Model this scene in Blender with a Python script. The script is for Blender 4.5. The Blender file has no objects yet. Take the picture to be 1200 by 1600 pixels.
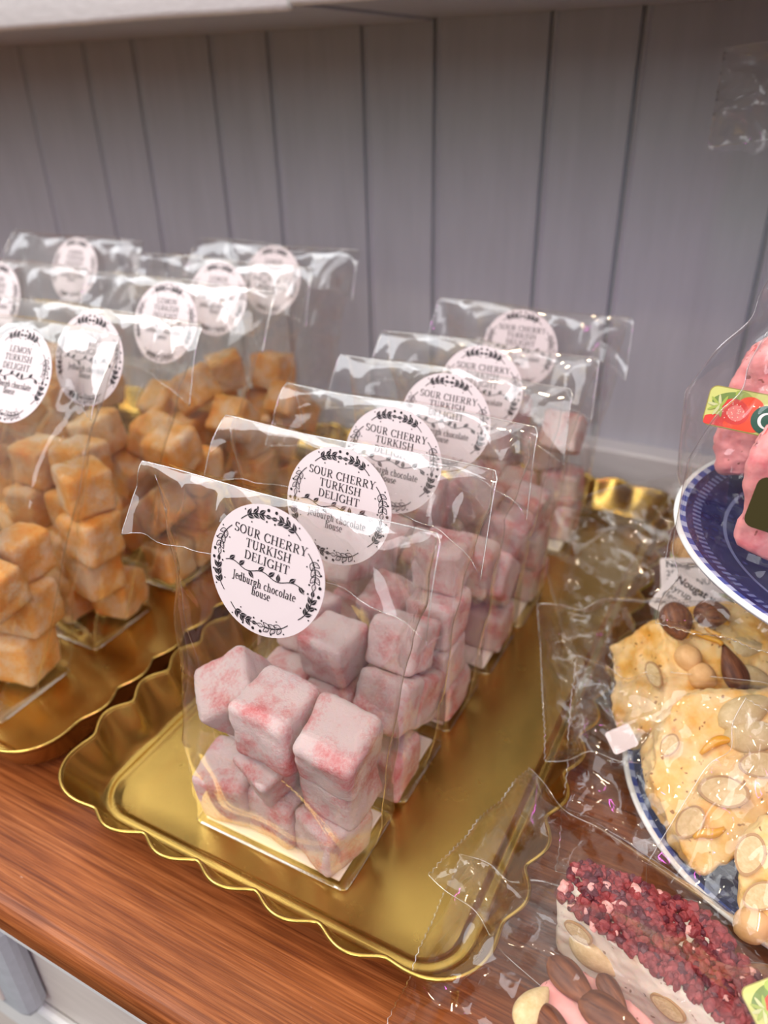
import bpy, bmesh, math, random
import numpy as np
from mathutils import Vector, Matrix, Euler, noise

# ------------------------------------------------------------------ camera
PI = math.pi
FPX, PITCH, ROLL, YAW, EYE = 1202.0, math.radians(29.28), math.radians(-1.38), math.radians(28.6), Vector((0, 0, .32))
def _turn(v): return Vector((v[0]*math.cos(YAW)-v[1]*math.sin(YAW), v[0]*math.sin(YAW)+v[1]*math.cos(YAW), v[2]))
_f = Vector((0, math.cos(PITCH), -math.sin(PITCH))); _u = Vector((0, math.sin(PITCH), math.cos(PITCH))); _r = Vector((1, 0, 0))
CR = _turn(math.cos(ROLL)*_r+math.sin(ROLL)*_u); CU = _turn(-math.sin(ROLL)*_r+math.cos(ROLL)*_u); CF = _turn(_f)
S = bpy.context.scene
cd = bpy.data.cameras.new('camera'); cam = bpy.data.objects.new('camera', cd); S.collection.objects.link(cam)
cd.sensor_fit = 'VERTICAL'; cd.sensor_height = 36; cd.lens = FPX/1600*36
cd.clip_start = .01
cd.dof.use_dof = True; cd.dof.focus_distance = .305; cd.dof.aperture_fstop = 7.0
cam.matrix_world = Matrix(((CR.x, CU.x, -CF.x, EYE.x), (CR.y, CU.y, -CF.y, EYE.y), (CR.z, CU.z, -CF.z, EYE.z), (0, 0, 0, 1)))
S.camera = cam
S.view_settings.view_transform = 'Standard'; S.view_settings.look = 'None'
S.view_settings.exposure = 0.13; S.view_settings.gamma = 1.0; S.view_settings.use_curve_mapping = False
S.cycles.transparent_max_bounces = 48; S.cycles.max_bounces = 12; S.cycles.sample_clamp_indirect = 4.0
S.cycles.use_denoising = True

# ------------------------------------------------------------------ world (the shop behind the camera) and lamps
W = bpy.data.worlds.new('shop_room'); S.world = W; W.use_nodes = True
nt = W.node_tree; nt.nodes.clear()
wo = nt.nodes.new('ShaderNodeOutputWorld'); bg = nt.nodes.new('ShaderNodeBackground')
tc = nt.nodes.new('ShaderNodeTexCoord'); sx = nt.nodes.new('ShaderNodeSeparateXYZ'); rp = nt.nodes.new('ShaderNodeValToRGB')
mr = nt.nodes.new('ShaderNodeMapRange'); mr.inputs[1].default_value = -1; mr.inputs[2].default_value = 1
nt.links.new(tc.outputs['Generated'], sx.inputs[0]); nt.links.new(sx.outputs[2], mr.inputs[0]); nt.links.new(mr.outputs[0], rp.inputs[0])
cr = rp.color_ramp; cr.elements[0].position = .0; cr.elements[0].color = (.12, .07, .04, 1); cr.elements[1].position = 1; cr.elements[1].color = (1.5, 1.48, 1.45, 1)
for p, c in ((.40, (.16, .11, .08, 1)), (.52, (.30, .28, .27, 1)), (.66, (.55, .54, .54, 1)), (.80, (1.25, 1.23, 1.22, 1))):
    e = cr.elements.new(p); e.color = c
nt.links.new(rp.outputs[0], bg.inputs[0]); bg.inputs[1].default_value = .86; nt.links.new(bg.outputs[0], wo.inputs[0])

def area(name, loc, target, sx_, sy_, power, col):
    l = bpy.data.lights.new(name, 'AREA'); l.shape = 'RECTANGLE'; l.size = sx_; l.size_y = sy_; l.energy = power; l.color = col
    o = bpy.data.objects.new(name, l); S.collection.objects.link(o); o.location = loc
    o.rotation_euler = (Vector(target)-Vector(loc)).to_track_quat('-Z', 'Y').to_euler()
    return o
area('shop_window', (-1.55, -.45, 1.95), (-.2, .35, .05), 1.35, 1.2, 30, (.93, .96, 1.0))
area('added_front_light', (.35, -2.1, 1.35), (-.1, .3, .1), 1.1, 1.5, 20, (.97, .97, 1.0))  # added frontal light for bags and wall; no door is known there
for i, p in enumerate(((.55, -.35, 1.75), (-.45, -.55, 1.8), (.05, -1.0, 1.85))):
    area('ceiling_spot', p, (p[0]*.4-.1, .3, 0), .09, .09, 4.5, (1.0, .78, .5))
area('pink_neon', (.75, -.55, 1.0), (0, .35, .1), .02, .6, 2.6, (1.0, .12, .85))

# ------------------------------------------------------------------ helpers
def at(px, py, z):
    d = CF+CR*((px-600)/FPX)-CU*((py-800)/FPX); return EYE+d*((z-EYE.z)/d.z)
def aty(px, py, y):
    d = CF+CR*((px-600)/FPX)-CU*((py-800)/FPX); return EYE+d*((y-EYE.y)/d.y)
def onp(px, py, p0, n):
    d = CF+CR*((px-600)/FPX)-CU*((py-800)/FPX); return EYE+d*((Vector(p0)-EYE).dot(n)/d.dot(n))

def mesh(name, V, F, mats, fm=None, smooth=True):
    m = bpy.data.meshes.new(name); m.from_pydata([tuple(v) for v in V], [], [tuple(int(i) for i in f) for f in F])
    for k in (mats if isinstance(mats, (list, tuple)) else [mats]): m.materials.append(k)
    if fm is not None: m.polygons.foreach_set('material_index', list(fm))
    if smooth: m.polygons.foreach_set('use_smooth', [True]*len(m.polygons))
    m.update(); return m
def link(name, me, parent=None, loc=None, rot=None):
    o = bpy.data.objects.new(name, me); S.collection.objects.link(o)
    if parent: o.parent = parent
    if loc is not None: o.location = loc
    if rot is not None: o.rotation_euler = rot
    return o
def tag(o, label, cat, group=None, kind=None):
    if label: o['label'] = label
    if cat: o['category'] = cat
    if group: o['group'] = group
    if kind: o['kind'] = kind
    return o
def thing(name, label, cat, loc=(0, 0, 0), rot=(0, 0, 0), group=None):
    return tag(link(name, None, None, loc, rot), label, cat, group)
def struct(name, me): return tag(link(name, me), None, None, None, 'structure')

def bm_mesh(name, bm, mats, smooth=True):
    m = bpy.data.meshes.new(name); bm.to_mesh(m); bm.free()
    for k in (mats if isinstance(mats, (list, tuple)) else [mats]): m.materials.append(k)
    if smooth: m.polygons.foreach_set('use_smooth', [True]*len(m.polygons))
    return m
def add_box(bm, x0, x1, y0, y1, z0, z1, bev=0, seg=2):
    r = bmesh.ops.create_cube(bm, size=1); vs = r['verts']
    for v in vs:
        v.co = Vector((x0+(v.co.x+.5)*(x1-x0), y0+(v.co.y+.5)*(y1-y0), z0+(v.co.z+.5)*(z1-z0)))
    if bev:
        es = list({e for v in vs for e in v.link_edges})
        bmesh.ops.bevel(bm, geom=es, offset=bev, segments=seg, profile=.5, affect='EDGES')
def box_mesh(name, b, mat, bev=0, seg=2, smooth=False):
    bm = bmesh.new(); add_box(bm, *b, bev=bev, seg=seg); return bm_mesh(name, bm, mat, smooth)
def tube_vf(pts, r, n=8, closed=False):
    V = []; F = []; P = [Vector(p) for p in pts]; N = len(P)
    for i, p in enumerate(P):
        a = P[(i-1) % N] if (closed or i > 0) else P[i]; b = P[(i+1) % N] if (closed or i < N-1) else P[i]
        t = (b-a).normalized(); s = t.cross(Vector((0, 0, 1)))
        if s.length < 1e-4: s = t.cross(Vector((0, 1, 0)))
        s.normalize(); w = s.cross(t); rr = r[i] if isinstance(r, (list, tuple)) else r
        for k in range(n):
            q = 2*PI*k/n; V.append(p+s*math.cos(q)*rr+w*math.sin(q)*rr)
    M = N if closed else N-1
    for i in range(M):
        for k in range(n):
            F.append((i*n+k, i*n+(k+1) % n, ((i+1) % N)*n+(k+1) % n, ((i+1) % N)*n+k))
    if not closed: F.append(tuple(range(n))[::-1]); F.append(tuple(range((N-1)*n, N*n)))
    return V, F
def lathe_vf(prof, n=96):
    V = []; F = []; m = len(prof)
    for k in range(n):
        c, s = math.cos(2*PI*k/n), math.sin(2*PI*k/n)
        for r, z in prof: V.append((r*c, r*s, z))
    for k in range(n):
        for i in range(m-1):
            a = k*m+i; b = ((k+1) % n)*m+i; F.append((a, a+1, b+1, b))
    return V, F

# ------------------------------------------------------------------ materials
class Mat:
    def __init__(s, name):
        s.m = bpy.data.materials.new(name); s.m.use_nodes = True; s.t = s.m.node_tree; s.t.nodes.clear()
        s.out = s.t.nodes.new('ShaderNodeOutputMaterial')
    def n(s, typ, **kw):
        x = s.t.nodes.new('ShaderNode'+typ)
        for k, v in kw.items():
            if k[0] == 'i' and k[1:].isdigit(): x.inputs[int(k[1:])].default_value = v
            elif hasattr(x, k): setattr(x, k, v)
            else: x.inputs[k.replace('_', ' ')].default_value = v
        return x
    def l(s, a, b, ai=0, bi=0):
        s.t.links.new(a.outputs[ai], b.inputs[bi]); return b
    def ramp(s, src, stops, ai=0):
        r = s.n('ValToRGB'); cr = r.color_ramp
        while len(cr.elements) < len(stops): cr.elements.new(.5)
        for e, (p, c) in zip(cr.elements, stops): e.position = p; e.color = c if len(c) == 4 else (*c, 1)
        s.l(src, r, ai); return r
    def coord(s, scale=(1, 1, 1), kind='Object', rot=(0, 0, 0)):
        c = s.n('TexCoord'); mp = s.n('Mapping'); mp.inputs['Scale'].default_value = scale; mp.inputs['Rotation'].default_value = rot
        s.t.links.new(c.outputs[kind], mp.inputs[0]); return mp
    def noise(s, co, scale, detail=4, rough=.55):
        x = s.n('TexNoise'); x.inputs['Scale'].default_value = scale; x.inputs['Detail'].default_value = detail; x.inputs['Roughness'].default_value = rough
        s.l(co, x); return x
    def bump(s, src, strength, dist=.001, ai=0):
        b = s.n('Bump'); b.inputs['Strength'].default_value = strength; b.inputs['Distance'].default_value = dist
        s.t.links.new(src.outputs[ai], b.inputs['Height']); return b
    def bsdf(s, col=(.8, .8, .8), rough=.5, metal=0, **kw):
        b = s.n('BsdfPrincipled'); b.inputs['Base Color'].default_value = (*col, 1); b.inputs['Roughness'].default_value = rough; b.inputs['Metallic'].default_value = metal
        for k, v in kw.items(): b.inputs[k.replace('_', ' ')].default_value = v
        s.t.links.new(b.outputs[0], s.out.inputs[0]); s.b = b; return b
    def setc(s, src, ai=0): s.t.links.new(src.outputs[ai], s.b.inputs['Base Color'])
    def setn(s, src): s.t.links.new(src.outputs[0], s.b.inputs['Normal'])

def paint(name, col, rough=.42, bstr=.25, scale=(60, 60, 8)):
    M = Mat(name); M.bsdf(col, rough); co = M.coord(scale)
    n = M.noise(co, 4, 5); r = M.ramp(n, [(.3, tuple(c*.93 for c in col)), (.7, tuple(min(1, c*1.04) for c in col))]); M.setc(r)
    M.setn(M.bump(n, bstr, .0006)); return M.m
def plain(name, col, rough=.5, metal=0, **kw):
    M = Mat(name); M.bsdf(col, rough, metal, **kw); return M.m
def film(name, base=.085, tint=(.985, .985, .98), rough=.035, bstr=.12, bscale=70):
    M = Mat(name); tr = M.n('BsdfTransparent'); tr.inputs[0].default_value = (*tint, 1)
    gl = M.n('BsdfGlossy'); gl.inputs['Roughness'].default_value = rough; gl.inputs[0].default_value = (1, 1, 1, 1)
    co = M.coord((1, 1, .35)); n = M.noise(co, bscale, 3); b = M.bump(n, bstr, .002); M.t.links.new(b.outputs[0], gl.inputs['Normal'])
    lw = M.n('LayerWeight'); lw.inputs[0].default_value = .5
    pw = M.n('Math', operation='POWER'); M.t.links.new(lw.outputs['Facing'], pw.inputs[0]); pw.inputs[1].default_value = 3.6
    ml = M.n('Math', operation='MULTIPLY_ADD'); M.l(pw, ml); ml.inputs[1].default_value = .72; ml.inputs[2].default_value = base
    mx = M.n('MixShader'); M.l(ml, mx); M.l(tr, mx, 0, 1); M.l(gl, mx, 0, 2); M.l(mx, M.out); return M.m

wall_m = paint('grey_lilac_paint', (.40, .425, .468), .45, .10, (30, 30, 3))
white_m = paint('white_gloss_paint', (.58, .58, .59), .38, .5, (25, 60, 60))
cream_m = paint('cream_paint', (.60, .57, .53), .5, .15, (8, 60, 60))
grey_m = paint('shaded_blue_grey_paint', (.40, .45, .49), .5, .15, (8, 60, 60))  # blue-grey colour that carries the shade on cornice and drawer
pale_m = paint('pale_paint', (.68, .72, .72), .45, .15, (8, 60, 60))
skirt_m = paint('skirting_paint', (.50, .51, .51), .45, .15, (8, 60, 60))

def wood():
    M = Mat('stained_pine'); M.bsdf((.3, .12, .05), .42, 0, Specular_IOR_Level=.3)
    c1 = M.coord((2.2, 60, 60)); n1 = M.noise(c1, 6, 6, .6)
    c2 = M.coord((9, 420, 300)); n2 = M.noise(c2, 2.6, 3, .6)
    c3 = M.coord((1.6, 7, 7)); n3 = M.noise(c3, 4, 4)
    r1 = M.ramp(n1, [(.30, (.15, .038, .009)), (.5, (.285, .090, .024)), (.72, (.42, .155, .050))])
    r2 = M.ramp(n2, [(.38, (.52, .45, .41)), (.58, (1, 1, 1))])
    mx = M.n('MixRGB', blend_type='MULTIPLY'); mx.inputs[0].default_value = .75; M.l(r1, mx, 0, 1); M.l(r2, mx, 0, 2)
    r3 = M.ramp(n3, [(.35, (.72, .66, .62)), (.65, (1.12, 1.06, 1.05))])
    m2 = M.n('MixRGB', blend_type='MULTIPLY'); m2.inputs[0].default_value = .8; M.l(mx, m2, 0, 1); M.l(r3, m2, 0, 2)
    # pale scuffs
    c4 = M.coord((30, 90, 90)); n4 = M.noise(c4, 2.2, 2); r4 = M.ramp(n4, [(.735, (0, 0, 0)), (.77, (.8, .8, .8))])
    m3 = M.n('MixRGB'); M.t.links.new(r4.outputs[0], m3.inputs[0]); M.l(m2, m3, 0, 1); m3.inputs[2].default_value = (.55, .36, .26, 1)
    M.setc(m3); M.setn(M.bump(n2, .25, .0006)); return M.m
wood_m = wood()

def gold():
    M = Mat('satin_gold'); M.bsdf((.53, .345, .09), .24, 1.0)
    co = M.coord((240, 16, 40)); n = M.noise(co, 5, 4); M.setn(M.bump(n, .05, .0005))
    c2 = M.coord((1, 1, 1)); n2 = M.noise(c2, 55, 5); r = M.ramp(n2, [(.3, (.22, .22, .22)), (.7, (.28, .28, .28))]); M.t.links.new(r.outputs[0], M.b.inputs['Roughness'])
    return M.m
gold_m = gold()
film_m = film('clear_cellophane', .06, bstr=.05)
film2_m = film('crinkled_wrapper', .034, (.98, .977, .97), .05, .10, 60)
seam_m = film('film_fold', .30, (.93, .93, .92), .12, .0, 60)

def powdered(name, deep, mid, powder, lo, hi):
    M = Mat(name); M.bsdf(mid, .75, 0, Subsurface_Weight=.25, Subsurface_Scale=.005, Specular_IOR_Level=.2)
    M.b.inputs['Subsurface Radius'].default_value = (1, .45, .35)
    oi = M.n('ObjectInfo'); co = M.n('TexCoord'); ad = M.n('VectorMath', operation='ADD')
    sc = M.n('VectorMath', operation='SCALE'); M.t.links.new(oi.outputs['Location'], sc.inputs[0]); sc.inputs['Scale'].default_value = 43
    M.t.links.new(co.outputs['Object'], ad.inputs[0]); M.t.links.new(sc.outputs[0], ad.inputs[1])
    n1 = M.noise(ad, 1.5, 3, .6); n2 = M.noise(ad, 19, 6, .8)
    mm = M.n('Math', operation='MULTIPLY_ADD'); M.l(n2, mm); mm.inputs[1].default_value = .55; M.t.links.new(n1.outputs[0], mm.inputs[2])
    r = M.ramp(mm, [(lo, deep), ((lo+hi)/2, mid), (hi, powder)]); M.setc(r)
    M.setn(M.bump(n2, 1.0, .0028)); return M.m
cherry_m = powdered('powdered_cherry', (.76, .17, .17), (.88, .42, .41), (.95, .75, .72), .50, .82)
lemon_m = powdered('powdered_lemon', (.98, .32, .04), (.98, .49, .15), (.98, .72, .47), .54, .95)

paper_m = plain('label_paper', (.69, .635, .65), .45)
ink_m = plain('label_ink', (.012, .011, .014), .5)
sticker_m = plain('sticker_paper', (.66, .58, .57), .5)
card_m = plain('white_card', (.85, .79, .70), .7)
# ------------------------------------------------------------------ room shell: boarded wall, skirting, counter, cabinet, upper shelves
WALL_Y = .63
edges = [-1.35, -1.24, -1.14, -1.05, -.955, -.865] + [x*WALL_Y/.60 for x in (-.717, -.632, -.571, -.485, -.425, -.337, -.276, -.189, -.128, -.030)] + [.06, .15, .23, .33, .42, .52]
def boards():
    prof = []; g = .0028
    for i, x in enumerate(edges):
        prof += [(x-g*.3, 0), (x-g*.2, .0030), (x-g*.08, .0036), (x+g*.0, .0036), (x+g*.9, .0002), (x+g*1.1, -.0014), (x+g*1.5, -.0018), (x+g*2.3, 0)]
    prof = [(-1.5, 0)]+prof+[(.62, 0)]
    zs = [-.02, .15, .5, .75]; V = []; F = []
    for z in zs: V += [(x, WALL_Y+d, z) for x, d in prof]
    n = len(prof)
    for j in range(len(zs)-1):
        for i in range(n-1): F.append((j*n+i, j*n+i+1, (j+1)*n+i+1, (j+1)*n+i))
    k = len(V); V += [(-1.5, WALL_Y+.02, -.02), (.62, WALL_Y+.02, -.02), (.62, WALL_Y+.02, .75), (-1.5, WALL_Y+.02, .75)]
    F.append((k+1, k, k+3, k+2))
    m = mesh('wall_back', V, F, wall_m, smooth=False); return m
struct('wall_back', boards())
# skirting with a sloped ledge
sk = [(WALL_Y-.0005, .0), (WALL_Y-.016, .0), (WALL_Y-.016, .040), (WALL_Y-.0145, .0425), (WALL_Y-.0005, .0455)]
V = [(x, y, z) for x in (-1.5, .62) for y, z in sk]; n = len(sk)
F = [(i, (i+1) % n, n+(i+1) % n, n+i) for i in range(n)]+[tuple(range(n))[::-1], tuple(range(n, 2*n))]
struct('baseboard_back', mesh('baseboard_back', V, F, skirt_m, smooth=False))

# counter top: long pine board with a rounded nose
def counter():
    y0, y1, t = .1035, WALL_Y+.005, .018; r = .008
    pr = [(y1, 0)]+[(y0+r-r*math.sin(a), -r+r*math.cos(a)) for a in np.linspace(0, PI/2, 7)]+[(y0+.003-.003*math.cos(a), -t+.003-.003*math.sin(a)) for a in np.linspace(0, PI/2, 4)]+[(y1, -t)]
    V = [(x, y, z) for x in (-1.5, .62) for y, z in pr]; n = len(pr)
    F = [(i, n+i, n+(i+1) % n, (i+1) % n) for i in range(n)]+[tuple(range(n)), tuple(range(n, 2*n))[::-1]]
    return mesh('worktop', V, F, wood_m, smooth=False)
ct = link('worktop', counter()); tag(ct, 'reddish stained pine worktop under the gold trays with scuffed front edge', 'worktop')

cab = thing('cabinet', 'cream and pale painted cabinet below the pine worktop', 'cabinet', (-.4, .12, -.03))
def cbox(name, b, m, bev=.0015, par=None):
    b = (b[0]+.4, b[1]+.4, b[2]-.12, b[3]-.12, b[4]+.03, b[5]+.03)
    return link(name, box_mesh(name, b, m, bev), par or cab)
cbox('body', (-1.5, .62, .122, .60, -.70, -.0185), cream_m)
cbox('cornice', (-1.5, .62, .112, .1225, -.0275, -.0185), grey_m, .003)  # shadowed band under the worktop nose, put into the colour
cbox('bead', (-1.5, .62, .1085, .1222, -.0385, -.0277), pale_m, .004)
dr = cbox('drawer', (-.62, -.2835, .107, .1222, -.122, -.043), grey_m, .006)  # shade on the drawer's side is put into the body colour
cbox('drawer_panel', (-.60, -.2995, .1055, .1085, -.111, -.055), cream_m, .001, dr)
cbox('rail', (-1.5, .62, .116, .1222, -.175, -.130), pale_m, .003)

# upper shelves: soffit, moulded front edge, two units meeting in a seam above the wall boards
def shelf(name, label, x0, x1, y0, m_front, dz):
    t = thing(name, label, 'shelf', ((x0+x1)/2, WALL_Y, .36))
    cx = (x0+x1)/2
    link('board', box_mesh('board', (x0-cx, x1-cx, y0+.008-WALL_Y, -.0005, -.0015+dz, .022), wall_m, .0006), t)
    bm = bmesh.new(); add_box(bm, x0-cx, x1-cx, y0-WALL_Y, y0+.0085-WALL_Y, -.004+dz, .034, .004, 3)
    bmesh.ops.subdivide_edges(bm, edges=[e for e in bm.edges if abs(e.verts[0].co.x-e.verts[1].co.x) > .05], cuts=60, use_grid_fill=True)
    for v in bm.verts:
        v.co.z += .0012*noise.noise(v.co*9+Vector((3, 1, 7)))
        v.co.y += .0012*noise.noise(v.co*14)
    link('front_edge', bm_mesh('front_edge', bm, m_front, True), t)
    return t
shelf('wall_shelf', 'white brush painted shelf edge at the top left above the boarded wall', -1.5, -.2915, .438, white_m, 0)
shelf('wall_shelf', 'plainer shelf underside at the top right above the sour cherry bags', -.2905, .62, .432, white_m, .002)

# ------------------------------------------------------------------ scalloped gold trays
def tray(label, x0, x1, y0, y1, nx, ny, rim_h=.030):
    cx, cy = (x0+x1)/2, (y0+y1)/2
    off = .0185; hx, hy = (x1-x0)/2-off, (y1-y0)/2-off; R = .019
    # loop of the ridge line, starting at the middle of the front-left corner, going round; lobe phase is 0 at each corner middle
    P = []
    def side(L, n, p0, ang):
        q = R*PI/4; tot = L+2*q; N = n*20
        for i in range(N):
            s = tot*i/N; ph = n*s/tot
            if s < q: a = -PI/4+s/R; c = (p0[0], p0[1]); loc = (R*math.sin(a), -R*math.cos(a)); nn = (math.sin(a), -math.cos(a)); pos = (0+loc[0], loc[1])
            elif s < q+L: pos = (s-q, -R); nn = (0, -1)
            else: a = (s-q-L)/R; pos = (L+R*math.sin(a), -R*math.cos(a)); nn = (math.sin(a), -math.cos(a))
            ca, sa = math.cos(ang), math.sin(ang)
            P.append(((p0[0]+pos[0]*ca-pos[1]*sa, p0[1]+pos[0]*sa+pos[1]*ca), (nn[0]*ca-nn[1]*sa, nn[0]*sa+nn[1]*ca), ph))
    Lx, Ly = 2*(hx-R), 2*(hy-R)
    side(Lx, nx, (-hx+R, -hy+R), 0); side(Ly, ny, (hx-R, -hy+R), PI/2); side(Lx, nx, (hx-R, hy-R), PI); side(Ly, ny, (-hx+R, hy-R), -PI/2)
    prof = [(-.014, .0042, 0), (-.004, .0042, 0), (-.0025, .0046, 0), (-.001, .0062, 0), (.0005, .0070, 0), (.002, .0066, 0), (.0034, .0064, 0),
            (.0052, .0078, .05), (.0075, .0115, .25), (.0098, .0160, .5), (.0122, .0205, .75), (.0145, .0250, .92), (.0162, rim_h-.0014, 1), (.0170, rim_h, 1), (.0178, rim_h+.0003, 1),
            (.0184, rim_h-.0002, 1), (.0184, rim_h-.0010, 1), (.0174, rim_h-.0016, 1), (.0156, .0246, .92), (.0133, .0200, .75), (.0108, .0152, .5), (.0084, .0104, .25), (.0058, .0060, .05), (.0020, .0036, 0), (-.002, .0012, 0), (-.014, .0010, 0)]
    V = []; F = []; m = len(prof); N = len(P)
    for (p, nn, ph) in P:
        c = math.cos(2*PI*ph); lobe = math.sqrt(.5*(1+c)+.06)-.64
        for o, z, a in prof:
            oo = o+lobe*.0072*a; V.append((p[0]+nn[0]*oo, p[1]+nn[1]*oo, z+lobe*.0016*a))
    for i in range(N):
        for j in range(m-1):
            a = i*m+j; b = ((i+1) % N)*m+j; F.append((a, a+1, b+1, b))
    k = len(V); V += [(0, -hy+hx, .0042), (0, hy-hx, .0042), (0, -hy+hx, .0010), (0, hy-hx, .0010)]
    for q, up_ in ((0, 1), (m-1, 0)):
        for i in range(N):
            i2 = (i+1) % N; c0 = k+(0 if P[i][0][1] < 0 else 1)+(0 if up_ else 2); c1 = k+(0 if P[i2][0][1] < 0 else 1)+(0 if up_ else 2)
            a, b = i*m+q, i2*m+q
            F.append((a, b, c0) if up_ else (b, a, c0))
            if c0 != c1: F.append((b, c1, c0) if up_ else (c1, b, c0))
    me = mesh('serving_tray', V, F, gold_m)
    o = link('serving_tray', me, None, (cx, cy, .0002)); tag(o, label, 'tray', 'scalloped gold trays')
    # beaded rim
    rim = []
    for (p, nn, ph) in P:
        c = math.cos(2*PI*ph); lobe = math.sqrt(.5*(1+c)+.06)-.64; oo = .0178+lobe*.0072
        rim.append((p[0]+nn[0]*oo, p[1]+nn[1]*oo, rim_h-.0002+lobe*.0016))
    v, f = tube_vf(rim, .0010, 8, True); link('rim', mesh('rim', v, f, gold_m), o)
    return o
tray('gold scalloped tray in the middle holding the row of sour cherry bags', -.276, -.0475, .146, .583, 6, 14)
tray('gold scalloped tray on the left holding the lemon bags', -.650, -.284, .150, .585, 10, 14)

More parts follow.
